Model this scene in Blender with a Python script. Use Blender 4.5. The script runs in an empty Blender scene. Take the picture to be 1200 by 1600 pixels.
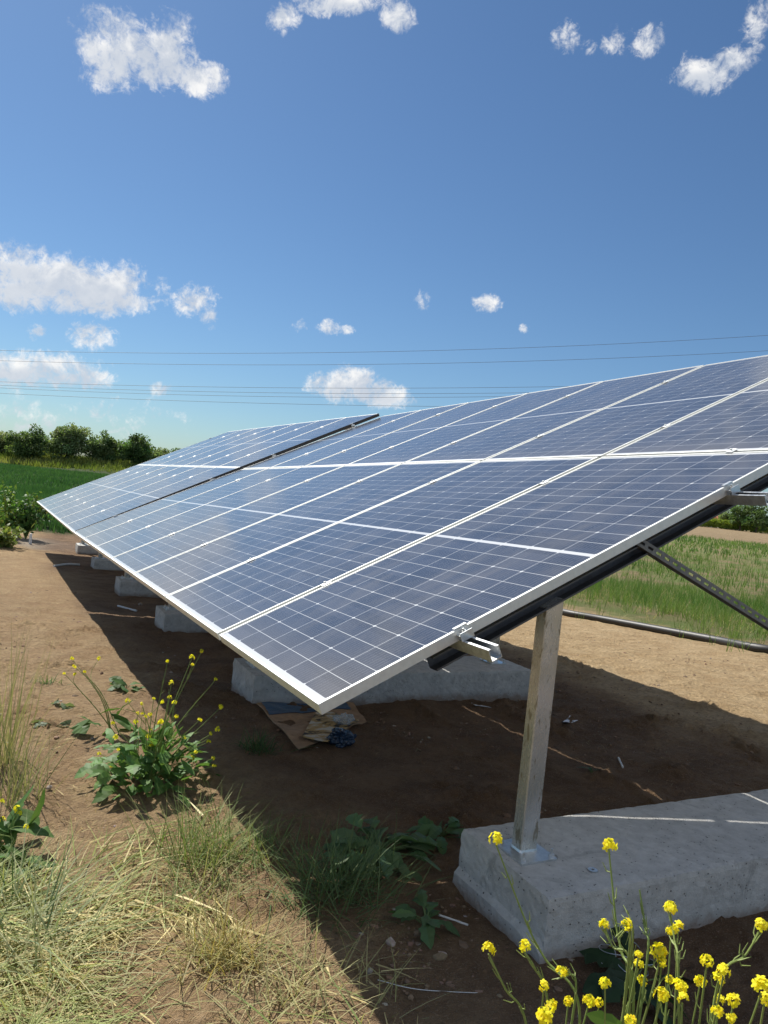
import bpy, bmesh, math, random
import numpy as np
from mathutils import Vector, Matrix

S = bpy.context.scene
C = S.collection
rng = np.random.default_rng(7)
random.seed(7)

# ------------------------------------------------------------------ camera, sky, sun, exposure
CAM = np.array([0.0, 0.0, 1.5])
F = 1197.77                                     # focal length in pixels of the 1200 x 1600 photograph
RIGHT = np.array([0.88828055, -0.44782939, 0.10201223])
UPV = np.array([-0.07660368, 0.07454237, 0.99427125])
BACK = np.array([-0.45286812, -0.89100632, 0.03190916])
cd = bpy.data.cameras.new("camera")
cam = bpy.data.objects.new("camera", cd); C.objects.link(cam)
cam.matrix_world = Matrix([[RIGHT[i], UPV[i], BACK[i], CAM[i]] for i in range(3)] + [[0, 0, 0, 1]])
cd.sensor_fit = 'VERTICAL'; cd.sensor_height = 36.0; cd.sensor_width = 36.0
cd.lens = F / 1600 * 36.0
cd.clip_start = 0.05; cd.clip_end = 20000
S.camera = cam
S.render.resolution_x, S.render.resolution_y = 768, 1024

SUN_TO = Vector((-0.20, 0.787, 1.0)).normalized()
SUN_EL = math.asin(SUN_TO.z); SUN_AZ = math.atan2(SUN_TO.x, SUN_TO.y)
SKY_STRENGTH, SUN_STRENGTH = 0.065, 5.0
S.view_settings.view_transform = 'Standard'; S.view_settings.look = 'None'
S.view_settings.exposure = 0.45; S.view_settings.gamma = 1.0

def nd(t, kind, **kw):
    n = t.nodes.new(kind)
    ins = kw.pop('ins', {})
    for k, v in kw.items(): setattr(n, k, v)
    for k, v in ins.items():
        s = n.inputs[k]
        if isinstance(v, bpy.types.NodeSocket): t.links.new(v, s)
        else: s.default_value = v
    return n
def mt(t, op, a, b=None, c=None, clamp=False):
    n = t.nodes.new('ShaderNodeMath'); n.operation = op; n.use_clamp = clamp
    for i, v in enumerate((a, b, c)):
        if v is None: continue
        if isinstance(v, bpy.types.NodeSocket): t.links.new(v, n.inputs[i])
        else: n.inputs[i].default_value = v
    return n.outputs[0]
def mixc(t, fac, a, b, blend='MIX'):
    n = t.nodes.new('ShaderNodeMix'); n.data_type = 'RGBA'; n.blend_type = blend
    for i, v in ((0, fac), (6, a), (7, b)):
        if isinstance(v, bpy.types.NodeSocket): t.links.new(v, n.inputs[i])
        elif i == 0: n.inputs[0].default_value = v
        else: n.inputs[i].default_value = (*v, 1) if len(v) == 3 else v
    return n.outputs[2]
def sstep(t, x, lo, hi):
    n = nd(t, 'ShaderNodeMapRange', interpolation_type='SMOOTHSTEP')
    t.links.new(x, n.inputs[0]); n.inputs[1].default_value = lo; n.inputs[2].default_value = hi
    n.inputs[3].default_value = 0; n.inputs[4].default_value = 1
    return n.outputs[0]
def noise(t, vec, scale, detail=4, rough=0.55, dist=0.0):
    n = nd(t, 'ShaderNodeTexNoise'); 
    if vec is not None: t.links.new(vec, n.inputs['Vector'])
    n.inputs['Scale'].default_value = scale; n.inputs['Detail'].default_value = detail
    n.inputs['Roughness'].default_value = rough; n.inputs['Distortion'].default_value = dist
    return n.outputs['Fac']

def pix_dir(x, y):
    d = RIGHT * (x - 600) / F - UPV * (y - 800) / F - BACK
    return d / np.linalg.norm(d)

world = bpy.data.worlds.new("World"); S.world = world; world.use_nodes = True
wt = world.node_tree; wt.nodes.clear()
sky = nd(wt, 'ShaderNodeTexSky', sky_type='NISHITA', sun_disc=False, sun_elevation=SUN_EL,
         sun_rotation=SUN_AZ, altitude=300.0, air_density=1.0, dust_density=0.5, ozone_density=1.6)
bg_sky = nd(wt, 'ShaderNodeBackground', ins={'Color': mixc(wt, 1.0, sky.outputs[0], (.65, .865, 1.05), 'MULTIPLY'), 'Strength': SKY_STRENGTH})
# clouds: soft masses at their own bearings in the sky, broken up by noise
CLOUDS = [  # px, py, half width, half height, weight
 (178,78,76,60,1.3),(242,92,84,52,1.25),(312,125,48,32,1.15),(160,118,42,26,.8),(150,38,30,40,.7),(275,55,40,40,.65),
 (440,25,34,28,1.),(525,5,90,20,1.),(622,25,34,32,.95),
 (883,58,22,24,.8),(922,72,13,14,.7),(960,62,24,22,.8),(1015,60,24,22,.85),
 (1102,116,54,34,1.05),(1148,93,42,24,1.0),(1185,40,22,50,.62),
 (55,440,130,50,1.2),(150,450,92,46,1.1),(10,410,70,40,1.0),(205,470,46,24,.9),
 (298,468,44,28,.72),(325,490,14,24,.75),(256,450,16,22,.6),
 (143,527,40,26,.85),(57,520,15,12,.7),
 (40,578,130,36,.95),(110,592,80,22,.9),
 (545,600,68,34,1.3),(585,612,62,28,1.2),(620,624,50,18,1.0),
 (762,474,30,18,1.0),(468,508,13,13,.65),(512,513,17,12,.78),(540,515,14,7,.6),(820,513,9,7,.65),(660,472,14,14,.5),(252,608,18,9,.55),
 (-120,430,150,60,1.1),(-260,300,120,60,1.0),(1330,200,90,40,1.0),(1400,420,120,30,1.0),(60,655,230,36,.42),
 (-500,60,160,70,1.0),(1650,-100,170,60,1.0),(700,-420,190,70,1.1)]
FILL_CLOUDS = [(150, 28, .55, .20), (185, 40, .60, .26), (215, 25, .55, .20), (250, 38, .45, .22), (120, 45, .45, .24), (170, 66, .50, .28), (280, 22, .35, .14), (95, 30, .3, .15)]  # unseen clouds added as fill light: bearing, elevation, half sizes in radians
geo = nd(wt, 'ShaderNodeTexCoord')
dirv = nd(wt, 'ShaderNodeVectorMath', operation='NORMALIZE', ins={0: geo.outputs['Generated']}).outputs[0]
acc = None; base = None
for (px, py, a, b, w) in CLOUDS:
    if a < 30: a, b, w = a * 1.15, b * 1.15, w * .84
    c = pix_dir(px, py); e1 = RIGHT - c * (RIGHT @ c); e1 /= np.linalg.norm(e1); e2 = np.cross(c, e1)
    k = F * (1 + ((px - 600) ** 2 + (py - 800) ** 2) / F ** 2) ** .5
    d1 = nd(wt, 'ShaderNodeVectorMath', operation='DOT_PRODUCT', ins={0: dirv, 1: tuple(e1 * k / a)}).outputs['Value']
    d2 = nd(wt, 'ShaderNodeVectorMath', operation='DOT_PRODUCT', ins={0: dirv, 1: tuple(e2 * k / b)}).outputs['Value']
    r = mt(wt, 'MULTIPLY_ADD', d2, d2, mt(wt, 'MULTIPLY', d1, d1))
    m = mt(wt, 'MULTIPLY_ADD', r, -w, w)
    acc = m if acc is None else mt(wt, 'MAXIMUM', acc, m)
    if a >= 52:                               # flat shaded underside of the larger clouds
        py2 = py + .42 * b; c = pix_dir(px, py2); e1 = RIGHT - c * (RIGHT @ c); e1 /= np.linalg.norm(e1); e2 = np.cross(c, e1)
        d1 = nd(wt, 'ShaderNodeVectorMath', operation='DOT_PRODUCT', ins={0: dirv, 1: tuple(e1 * k / (a * .85))}).outputs['Value']
        d2 = nd(wt, 'ShaderNodeVectorMath', operation='DOT_PRODUCT', ins={0: dirv, 1: tuple(e2 * k / (b * .55))}).outputs['Value']
        m = mt(wt, 'SUBTRACT', 1.0, mt(wt, 'MULTIPLY_ADD', d2, d2, mt(wt, 'MULTIPLY', d1, d1)))
        base = m if base is None else mt(wt, 'MAXIMUM', base, m)
for (azd, eld, a, b) in FILL_CLOUDS:
    c = np.array([math.sin(math.radians(azd)) * math.cos(math.radians(eld)), math.cos(math.radians(azd)) * math.cos(math.radians(eld)), math.sin(math.radians(eld))])
    e1 = np.cross(c, [0, 0, 1]); e1 /= np.linalg.norm(e1); e2 = np.cross(e1, c)
    d1 = nd(wt, 'ShaderNodeVectorMath', operation='DOT_PRODUCT', ins={0: dirv, 1: tuple(e1 / a)}).outputs['Value']
    d2 = nd(wt, 'ShaderNodeVectorMath', operation='DOT_PRODUCT', ins={0: dirv, 1: tuple(e2 / b)}).outputs['Value']
    d3 = nd(wt, 'ShaderNodeVectorMath', operation='DOT_PRODUCT', ins={0: dirv, 1: tuple(c)}).outputs['Value']
    m = mt(wt, 'MULTIPLY_ADD', mt(wt, 'MULTIPLY_ADD', d2, d2, mt(wt, 'MULTIPLY', d1, d1)), -1.3, 1.3)
    m = mt(wt, 'SUBTRACT', m, mt(wt, 'MULTIPLY', mt(wt, 'LESS_THAN', d3, 0.0), 9.0))
    acc = mt(wt, 'MAXIMUM', acc, m)
acc = mt(wt, 'MAXIMUM', acc, -2.0)
n1 = noise(wt, dirv, 13, 10, .66, .35)
up_off = nd(wt, 'ShaderNodeVectorMath', operation='ADD', ins={0: dirv, 1: (-0.004, 0.004, 0.016)}).outputs[0]
n2 = noise(wt, up_off, 13, 6, .6, .35)
n3 = noise(wt, dirv, 42, 8, .68, .6)
n4 = noise(wt, dirv, 120, 5, .65, .8)
dens = mt(wt, 'ADD', mt(wt, 'ADD', acc, mt(wt, 'MULTIPLY', mt(wt, 'SUBTRACT', n1, .5), 2.3)), mt(wt, 'MULTIPLY', mt(wt, 'ADD', mt(wt, 'SUBTRACT', n3, .5), mt(wt, 'MULTIPLY', mt(wt, 'SUBTRACT', n4, .5), .55)), 2.3))
cfac = sstep(wt, dens, .12, 1.15)
shade = sstep(wt, mt(wt, 'ADD', mt(wt, 'SUBTRACT', n1, n2), mt(wt, 'MULTIPLY', acc, -.05)), -.14, .07)
bsh = mt(wt, 'MULTIPLY', sstep(wt, mt(wt, 'ADD', base, mt(wt, 'MULTIPLY', mt(wt, 'SUBTRACT', n1, .5), 2.2)), -.1, 1.0), .75)
shade = mt(wt, 'MULTIPLY', shade, mt(wt, 'SUBTRACT', 1.0, bsh))
ccol = mixc(wt, shade, (.60, .65, .73), (1.0, .99, .97))
bg_cl = nd(wt, 'ShaderNodeBackground', ins={'Color': ccol, 'Strength': 0.74})
mx = nd(wt, 'ShaderNodeMixShader', ins={0: mt(wt, 'MULTIPLY', cfac, .93), 1: bg_sky.outputs[0], 2: bg_cl.outputs[0]})
nd(wt, 'ShaderNodeOutputWorld', ins={0: mx.outputs[0]})

sd = bpy.data.lights.new("sun", 'SUN'); sd.energy = SUN_STRENGTH; sd.angle = math.radians(0.53); sd.color = (1.0, .955, .87)
so = bpy.data.objects.new("sun", sd); C.objects.link(so)
so.rotation_euler = (-SUN_TO).to_track_quat('-Z', 'Y').to_euler()
so.location = SUN_TO * 60

# ------------------------------------------------------------------ helpers
class MB:
    def __init__(self): self.v = []; self.f = []; self.c = []; self.n = 0
    def add(self, v, faces, col=None):
        v = np.asarray(v, float).reshape(-1, 3)
        for f in faces:
            f = np.asarray(f, int)
            self.f.append(f + self.n)
        self.v.append(v)
        col = (1, 1, 1) if col is None else col
        c = np.asarray(col, float)
        if c.ndim == 1: c = np.tile(c, (len(v), 1))
        self.c.append(c); self.n += len(v)
        return self
    def build(self, name, mat, parent=None, smooth=False, loc=None):
        me = bpy.data.meshes.new(name)
        v = np.concatenate(self.v).astype(np.float32)
        if loc is not None: v = v - np.asarray(loc, np.float32)
        loops = np.concatenate([f.ravel() for f in self.f]).astype(np.int32)
        tot = np.concatenate([np.full(len(f), f.shape[1]) for f in self.f])
        st = np.concatenate([[0], np.cumsum(tot)[:-1]]).astype(np.int32)
        me.vertices.add(len(v)); me.vertices.foreach_set('co', v.ravel())
        me.loops.add(len(loops)); me.loops.foreach_set('vertex_index', loops)
        me.polygons.add(len(tot)); me.polygons.foreach_set('loop_start', st)
        me.polygons.foreach_set('use_smooth', np.full(len(tot), bool(smooth)))
        a = me.color_attributes.new('Col', 'FLOAT_COLOR', 'POINT')
        c = np.concatenate(self.c); c = np.concatenate([c, np.ones((len(c), 1))], 1).astype(np.float32)
        a.data.foreach_set('color', c.ravel())
        me.update(calc_edges=True); me.validate()
        if mat: me.materials.append(mat)
        o = bpy.data.objects.new(name, me); C.objects.link(o)
        if parent: o.parent = parent
        if loc is not None: o.location = tuple(float(q) for q in loc)
        return o
def tag(o, label=None, cat=None, group=None, kind=None):
    if label: o['label'] = label
    if cat: o['category'] = cat
    if group: o['group'] = group
    if kind: o['kind'] = kind
    return o
def empty(name, loc=(0, 0, 0), mat=None):
    o = bpy.data.objects.new(name, None); C.objects.link(o); o.empty_display_size = .1
    if mat is not None: o.matrix_world = mat
    else: o.location = tuple(float(q) for q in loc)
    return o
BOXF = np.array([[0, 3, 2, 1], [4, 5, 6, 7], [0, 1, 5, 4], [1, 2, 6, 5], [2, 3, 7, 6], [3, 0, 4, 7]])
def box(mb, lo, hi, col=None, M=None):
    (a, b, c), (d, e, f) = lo, hi
    v = np.array([(a, b, c), (d, b, c), (d, e, c), (a, e, c), (a, b, f), (d, b, f), (d, e, f), (a, e, f)], float)
    if M is not None: v = v @ np.asarray(M)[:3, :3].T + np.asarray(M)[:3, 3]
    mb.add(v, [BOXF], col)
def bar(mb, p, q, prof, up=(0, 0, 1), col=None, caps=True):
    """extrude a closed 2-D outline (s, t) along p->q; t points along 'up'"""
    p, q, up = (np.asarray(k, float) for k in (p, q, up))
    d = (q - p) / np.linalg.norm(q - p); s = np.cross(d, up); s /= np.linalg.norm(s); t = np.cross(s, d)
    pr = np.asarray(prof, float); n = len(pr)
    ring = pr[:, :1] * s + pr[:, 1:2] * t
    v = np.concatenate([p + ring, q + ring])
    i = np.arange(n); j = (i + 1) % n
    fs = [np.stack([i, i + n, j + n, j], 1)]
    mb.add(v, fs, col)
    if caps and n == 4:
        mb.add(v, [np.array([[0, 1, 2, 3], [7, 6, 5, 4]])], col)
def tube(mb, pts, r, k=6, col=None, cap=True):
    pts = np.asarray(pts, float); n = len(pts)
    r = np.broadcast_to(np.asarray(r, float), (n,))
    tg = np.gradient(pts, axis=0); tg /= np.linalg.norm(tg, axis=1)[:, None] + 1e-12
    ref = np.array([0.31, .17, .93]); ref = ref if abs(tg[0] @ ref) < .95 else np.array([1., 0, 0])
    s = np.cross(tg, ref); s /= np.linalg.norm(s, axis=1)[:, None] + 1e-12; t = np.cross(s, tg)
    a = np.arange(k) * 2 * math.pi / k
    v = pts[:, None] + r[:, None, None] * (np.cos(a)[None, :, None] * s[:, None] + np.sin(a)[None, :, None] * t[:, None])
    i = (np.arange(n - 1)[:, None] * k + np.arange(k)[None]).ravel()
    j = (np.arange(n - 1)[:, None] * k + (np.arange(k)[None] + 1) % k).ravel()
    f = [np.stack([i, j, j + k, i + k], 1)]
    if cap: f += [np.arange(k)[None, ::-1], (np.arange(k) + (n - 1) * k)[None]]
    mb.add(v.reshape(-1, 3), f, col)
def spline(pts, n=10):
    pts = np.asarray(pts, float); P = np.concatenate([[2 * pts[0] - pts[1]], pts, [2 * pts[-1] - pts[-2]]])
    out = []
    for i in range(1, len(P) - 2):
        for u in np.linspace(0, 1, n, endpoint=False):
            a, b, c, d = P[i - 1:i + 3]
            out.append(.5 * (2 * b + (c - a) * u + (2 * a - 5 * b + 4 * c - d) * u * u + (3 * b - a - 3 * c + d) * u ** 3))
    out.append(pts[-1]); return np.array(out)
def norm(a): return a / (np.linalg.norm(a, axis=-1, keepdims=True) + 1e-12)
def blades(mb, P, D, Nn, L, Wd, curl, col, seg=3, prof=None):
    """leaf / blade strips: P base, D direction, Nn side the strip bends away from, L length, Wd half width"""
    n = len(P); L = np.broadcast_to(L, (n,)); Wd = np.broadcast_to(Wd, (n,)); curl = np.broadcast_to(curl, (n,))
    D = norm(D); s = norm(np.cross(D, Nn)); Nn = np.cross(s, D)
    a = np.linspace(0, 1, seg + 1)
    w = (1 - a ** 1.6) if prof is None else np.asarray(prof, float)
    ctr = P[:, None] + L[:, None, None] * (a[None, :, None] * D[:, None] - (curl[:, None] * a[None] ** 2)[..., None] * Nn[:, None])
    off = (Wd[:, None] * np.maximum(w, .04)[None])[..., None] * s[:, None]
    v = np.stack([ctr - off, ctr + off], 2).reshape(n, -1, 3)
    m = 2 * (seg + 1); b = np.arange(n)[:, None] * m; k = 2 * np.arange(seg)[None]
    f = np.stack([b + k, b + k + 1, b + k + 3, b + k + 2], -1).reshape(-1, 4)
    col = np.asarray(col, float); col = np.repeat(np.broadcast_to(col, (n, 3)), m, 0)
    mb.add(v.reshape(-1, 3), [f], col)

def _h(ix, iy, seed):
    h = (ix.astype(np.int64) * 374761393 + iy.astype(np.int64) * 668265263 + seed * 974711) & 0xffffffff
    h = ((h ^ (h >> 13)) * 1274126177) & 0xffffffff
    return ((h ^ (h >> 16)) & 0xffff) / 65535.0
def vn(x, y, seed=0):
    ix, iy = np.floor(x), np.floor(y); fx, fy = x - ix, y - iy
    fx = fx * fx * (3 - 2 * fx); fy = fy * fy * (3 - 2 * fy); ix = ix.astype(np.int64); iy = iy.astype(np.int64)
    a, b, c, d = _h(ix, iy, seed), _h(ix + 1, iy, seed), _h(ix, iy + 1, seed), _h(ix + 1, iy + 1, seed)
    return (a + (b - a) * fx) + ((c + (d - c) * fx) - (a + (b - a) * fx)) * fy - .5
def fbm(x, y, o=4, seed=0):
    r = 0; a = 1.
    for i in range(o): r = r + a * vn(x * 2 ** i + 17.3 * i, y * 2 ** i - 9.1 * i, seed + i); a *= .5
    return r
GY = [-3000, -40, -10, 2, 5.2, 9.4, 13, 18, 24, 60, 92, 200, 3000]
GZ = [.8, .6, .35, 0, -.11, -.33, -.47, -.60, -.62, -.50, -.42, -.10, 0.3]
def base_z(x, y):
    x = np.asarray(x, float); y = np.asarray(y, float)
    z = np.interp(y, GY, GZ)
    s = x * .4529 + y * .8910; lat = x * .8910 - y * .4529
    wl = np.clip((10 - lat) / 25, 0, 1) * np.clip((lat + 400) / 150, 0, 1)
    q = np.clip((s - 91) / 8, 0, 1); z = z + 1.25 * q * q * (3 - 2 * q) * wl
    return z
def ground_z(x, y):
    x = np.asarray(x, float); y = np.asarray(y, float)
    z = base_z(x, y); d = np.hypot(x, y)
    k = np.clip(1.6 - d / 30, 0.0, 1)
    z = z + k * (.05 * fbm(x * .6, y * .6, 3, 3))
    foot = np.clip(np.minimum((x - 1.3) / .3, (4.4 - x) / .3), 0, 1)
    z = z * 1.0 - 0.012 * foot * k
    return z
def at(px, py, up=0.0):
    """the point of the ground seen at a pixel of the photograph"""
    d = pix_dir(px, py); t = 1.0
    for _ in range(60):
        p = CAM + d * t; e = p[2] - float(ground_z(p[0], p[1])); t += e / max(-d[2], .02) * .8
    p = CAM + d * t; p[2] = float(ground_z(p[0], p[1])) + up
    return p
def far(px, dist):
    """ground point on the bearing of photo column px at a horizontal distance"""
    d = pix_dir(px, 700 + .1026 * px); h = d[:2] / np.hypot(*d[:2]) * dist
    return np.array([h[0], h[1], float(base_z(h[0], h[1]))])

# ------------------------------------------------------------------ materials
def material(name):
    m = bpy.data.materials.new(name); m.use_nodes = True; t = m.node_tree; t.nodes.clear()
    o = nd(t, 'ShaderNodeOutputMaterial'); p = nd(t, 'ShaderNodeBsdfPrincipled')
    t.links.new(p.outputs[0], o.inputs[0])
    return m, t, p, o
def bump(t, h, strength, dist, p):
    b = nd(t, 'ShaderNodeBump', ins={'Height': h, 'Strength': strength, 'Distance': dist}); t.links.new(b.outputs[0], p.inputs['Normal'])
def simple(name, col, rough=.6, metal=0.0, var=.12, scale=30, bmp=0.0, coat=0.0):
    m, t, p, o = material(name)
    tc = nd(t, 'ShaderNodeTexCoord').outputs['Object']
    n = noise(t, tc, scale, 5, .6)
    lo = tuple(c * (1 - var * 2) for c in col); hi = tuple(min(1, c * (1 + var * 1.6)) for c in col)
    t.links.new(mixc(t, sstep(t, n, .3, .7), lo, hi), p.inputs['Base Color'])
    t.links.new(mt(t, 'MULTIPLY_ADD', n, .2, rough - .1), p.inputs['Roughness'])
    p.inputs['Metallic'].default_value = metal
    if bmp: bump(t, n, bmp, .01, p)
    return m
def leafmat(name, trans=.35, rough=.55, spec=.3):
    m, t, p, o = material(name)
    a = nd(t, 'ShaderNodeAttribute', attribute_name='Col').outputs['Color']
    t.links.new(a, p.inputs['Base Color']); p.inputs['Roughness'].default_value = rough
    p.inputs['Specular IOR Level'].default_value = spec
    tr = nd(t, 'ShaderNodeBsdfTranslucent'); t.links.new(mixc(t, 1.0, a, (1.25, 1.3, .7), 'MULTIPLY'), tr.inputs[0])
    mx = nd(t, 'ShaderNodeMixShader', ins={0: trans, 1: p.outputs[0], 2: tr.outputs[0]}); t.links.new(mx.outputs[0], o.inputs[0])
    return m
LEAF = leafmat('leaf'); GRASS = leafmat('grass_blade', .3, .6, .25); PETAL = leafmat('petal', .45, .6, .2)
TREELEAF = leafmat('tree_leaf', .4, .6, .2)
STEM = leafmat('stem', .05, .55, .3)
BARK = simple('bark', (.12, .09, .065), .9, 0, .2, 12, .5)
ALU = simple('anodised_aluminium', (.72, .73, .70), .48, .55, .03, 40)
CLAMP_M = simple('bright_clamp', (.70, .72, .71), .58, .4, .02, 40)
GALV = simple('galvanised_steel', (.62, .64, .65), .36, .85, .07, 55)
DARKSTEEL = simple('dark_channel', (.10, .103, .11), .5, .5, .08, 40)
BRACE_M = simple('brace_steel', (.20, .205, .21), .5, .6, .1, 60)
BACK_M = simple('white_backsheet', (.7, .7, .68), .6, 0, .02, 20)
PIPE_M = simple('black_pipe', (.030, .028, .027), .5, 0, .15, 60)
WIRE_M = simple('wire', (.10, .10, .11), .6, .3, .05, 10)
CARD = simple('cardboard', (.33, .21, .12), .9, 0, .12, 18)

# post: galvanised with yellowish zinc bloom and worn dark patches
m, t, p, o = material('weathered_zinc'); POST_M = m
tc = nd(t, 'ShaderNodeTexCoord').outputs['Object']
mp = nd(t, 'ShaderNodeMapping', ins={0: tc, 3: (1, 1, .35)}).outputs[0]
a = noise(t, mp, 30, 6, .65, .3); b = noise(t, tc, 6, 3, .5); fine = noise(t, tc, 140, 3)
c1 = mixc(t, sstep(t, b, .35, .65), (.47, .48, .45), (.60, .61, .62))
c1 = mixc(t, sstep(t, a, .565, .61), c1, (.24, .22, .17))
t.links.new(mixc(t, mt(t, 'MULTIPLY', fine, .3), c1, (.45, .45, .40)), p.inputs['Base Color'])
p.inputs['Metallic'].default_value = .5; t.links.new(mt(t, 'MULTIPLY_ADD', a, .35, .10), p.inputs['Roughness'])

# concrete
m, t, p, o = material('concrete'); CONC = m
tc = nd(t, 'ShaderNodeTexCoord').outputs['Object']
big = noise(t, tc, 3.2, 5, .6, .2); mid = noise(t, tc, 18, 6, .7); fin = noise(t, tc, 150, 4, .7)
mp = nd(t, 'ShaderNodeMapping', ins={0: tc, 3: (14, 14, 1.6)}).outputs[0]; streak = noise(t, mp, 1.6, 5, .65)
vo = nd(t, 'ShaderNodeTexVoronoi', feature='F1', ins={'Scale': 55.0}); t.links.new(tc, vo.inputs['Vector'])
pit = sstep(t, vo.outputs['Distance'], .10, .22)
pitm = mt(t, 'MAXIMUM', pit, sstep(t, mid, .58, .48))
c1 = mixc(t, sstep(t, big, .3, .7), (.47, .46, .435), (.60, .59, .56))
c1 = mixc(t, mt(t, 'MULTIPLY', sstep(t, streak, .42, .7), .45), c1, (.60, .595, .565))
c1 = mixc(t, mt(t, 'MULTIPLY', sstep(t, mid, .3, .72), .55), c1, (.27, .265, .25))
c1 = mixc(t, mt(t, 'MULTIPLY', fin, .35), c1, (.54, .53, .505))
c1 = mixc(t, mt(t, 'SUBTRACT', 1.0, pitm), c1, (.10, .095, .09))
gen = nd(t, 'ShaderNodeSeparateXYZ', ins={0: nd(t, 'ShaderNodeTexCoord').outputs['Generated']}).outputs[2]
mud = mt(t, 'ADD', gen, mt(t, 'MULTIPLY', mt(t, 'SUBTRACT', mid, .5), .5))
c1 = mixc(t, mt(t, 'MULTIPLY', sstep(t, mud, .52, .30), .75), c1, (.21, .15, .105))
blot = noise(t, tc, 6.5, 6, .72, .8)
c1 = mixc(t, mt(t, 'MULTIPLY', sstep(t, blot, .54, .68), .5), c1, (.24, .235, .225))
c1 = mixc(t, mt(t, 'MULTIPLY', sstep(t, blot, .44, .30), .5), c1, (.66, .655, .63))
t.links.new(c1, p.inputs['Base Color']); p.inputs['Roughness'].default_value = .92
h = mt(t, 'ADD', mt(t, 'ADD', mt(t, 'MULTIPLY', mid, .8), mt(t, 'MULTIPLY', fin, .35)), mt(t, 'MULTIPLY', pitm, .5))
bump(t, h, .9, .010, p)

# photovoltaic glass (object x = up the slope, y = along the row, metres)
PL, PW, PT, GAP = 2.279, 1.134, 0.035, 0.020
m, t, p, o = material('cell_glass'); CELL = m
tc = nd(t, 'ShaderNodeTexCoord').outputs['Object']
sep = nd(t, 'ShaderNodeSeparateXYZ', ins={0: tc}); X, Y = sep.outputs[0], sep.outputs[1]
cv, cu = (PL - .064 - .020) / 24, (PW - .030) / 6
av = mt(t, 'SUBTRACT', mt(t, 'ABSOLUTE', mt(t, 'SUBTRACT', X, PL / 2)), .010)
iv = mt(t, 'DIVIDE', av, cv); iu = mt(t, 'DIVIDE', mt(t, 'SUBTRACT', Y, .015), cu)
def edge(i, sz): return mt(t, 'MULTIPLY', mt(t, 'SUBTRACT', .5, mt(t, 'ABSOLUTE', mt(t, 'SUBTRACT', mt(t, 'FRACT', i), .5))), sz)
dv, du = edge(iv, cv), edge(iu, cu)
dv2 = edge(mt(t, 'MULTIPLY', iv, .5), 2 * cv)
line = mt(t, 'LESS_THAN', mt(t, 'MINIMUM', du, dv), .0011)
cham = mt(t, 'LESS_THAN', mt(t, 'ADD', du, dv2), .0088)
out = mt(t, 'MAXIMUM', mt(t, 'MAXIMUM', mt(t, 'LESS_THAN', av, 0.0), mt(t, 'GREATER_THAN', av, 12 * cv)),
         mt(t, 'MAXIMUM', mt(t, 'LESS_THAN', Y, .015), mt(t, 'GREATER_THAN', Y, PW - .015)))
white = mt(t, 'MAXIMUM', mt(t, 'MAXIMUM', line, cham), out)
bb = mt(t, 'LESS_THAN', edge(mt(t, 'MULTIPLY_ADD', iu, 10.0, .5), cu / 10), .0006)
oi = nd(t, 'ShaderNodeObjectInfo').outputs['Random']
dmap = nd(t, 'ShaderNodeMapping', ins={0: tc, 1: (0, 0, 0), 3: (.55, 1.5, 1)}); t.links.new(nd(t, 'ShaderNodeCombineXYZ', ins={0: mt(t, 'MULTIPLY', oi, 40.0), 1: mt(t, 'MULTIPLY', oi, 23.0)}).outputs[0], dmap.inputs[1])
dust = noise(t, dmap.outputs[0], 2.4, 7, .66, .6); speck = noise(t, tc, 260, 2, .7)
# each cell its own slight tone
cid = nd(t, 'ShaderNodeCombineXYZ', ins={0: mt(t, 'FLOOR', mt(t, 'DIVIDE', X, cv)), 1: mt(t, 'FLOOR', iu), 2: mt(t, 'MULTIPLY', oi, 37.0)})
wn = nd(t, 'ShaderNodeTexWhiteNoise'); t.links.new(cid.outputs[0], wn.inputs['Vector'])
cell = mixc(t, wn.outputs['Value'], (.028, .037, .060), (.048, .058, .086))
cell = mixc(t, mt(t, 'MULTIPLY', bb, .5), cell, (.30, .31, .34))
cell = mixc(t, mt(t, 'MULTIPLY', sstep(t, speck, .50, .72), .22), cell, (.22, .22, .24))
cell = mixc(t, mt(t, 'MULTIPLY', sstep(t, dust, .38, .72), .19), cell, (.30, .27, .23))
low = mt(t, 'MULTIPLY', sstep(t, mt(t, 'ADD', X, mt(t, 'MULTIPLY', mt(t, 'SUBTRACT', dust, .5), .5)), .28, .02), .22)
cell = mixc(t, low, cell, (.27, .235, .19))
t.links.new(mixc(t, white, cell, (.56, .57, .58)), p.inputs['Base Color'])
t.links.new(mt(t, 'MULTIPLY_ADD', dust, .10, .07), p.inputs['Roughness'])
p.inputs['IOR'].default_value = 1.46; p.inputs['Sheen Weight'].default_value = .13; p.inputs['Sheen Roughness'].default_value = .35; p.inputs['Sheen Tint'].default_value = (.9, .93, .95, 1)

# ground: one soil for the yard, crop soil beyond, told apart by where it lies
m, t, p, o = material('soil'); SOIL = m
pos = nd(t, 'ShaderNodeNewGeometry').outputs['Position']
sp = nd(t, 'ShaderNodeSeparateXYZ', ins={0: pos}); gx, gy = sp.outputs[0], sp.outputs[1]
big = noise(t, pos, .55, 5, .6, .3); mid = noise(t, pos, 3.5, 6, .65, .2); fin = noise(t, pos, 28, 6, .7); grit = noise(t, pos, 170, 3, .7)
yard = mixc(t, sstep(t, big, .3, .7), (.39, .255, .136), (.51, .345, .188))
yard = mixc(t, mt(t, 'MULTIPLY', sstep(t, mid, .35, .7), .6), yard, (.62, .46, .26))
sandy = mixc(t, sstep(t, mid, .3, .7), (.53, .37, .197), (.70, .525, .305))
wx = mt(t, 'ADD', gx, mt(t, 'MULTIPLY', mt(t, 'SUBTRACT', big, .5), 2.0))
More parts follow.
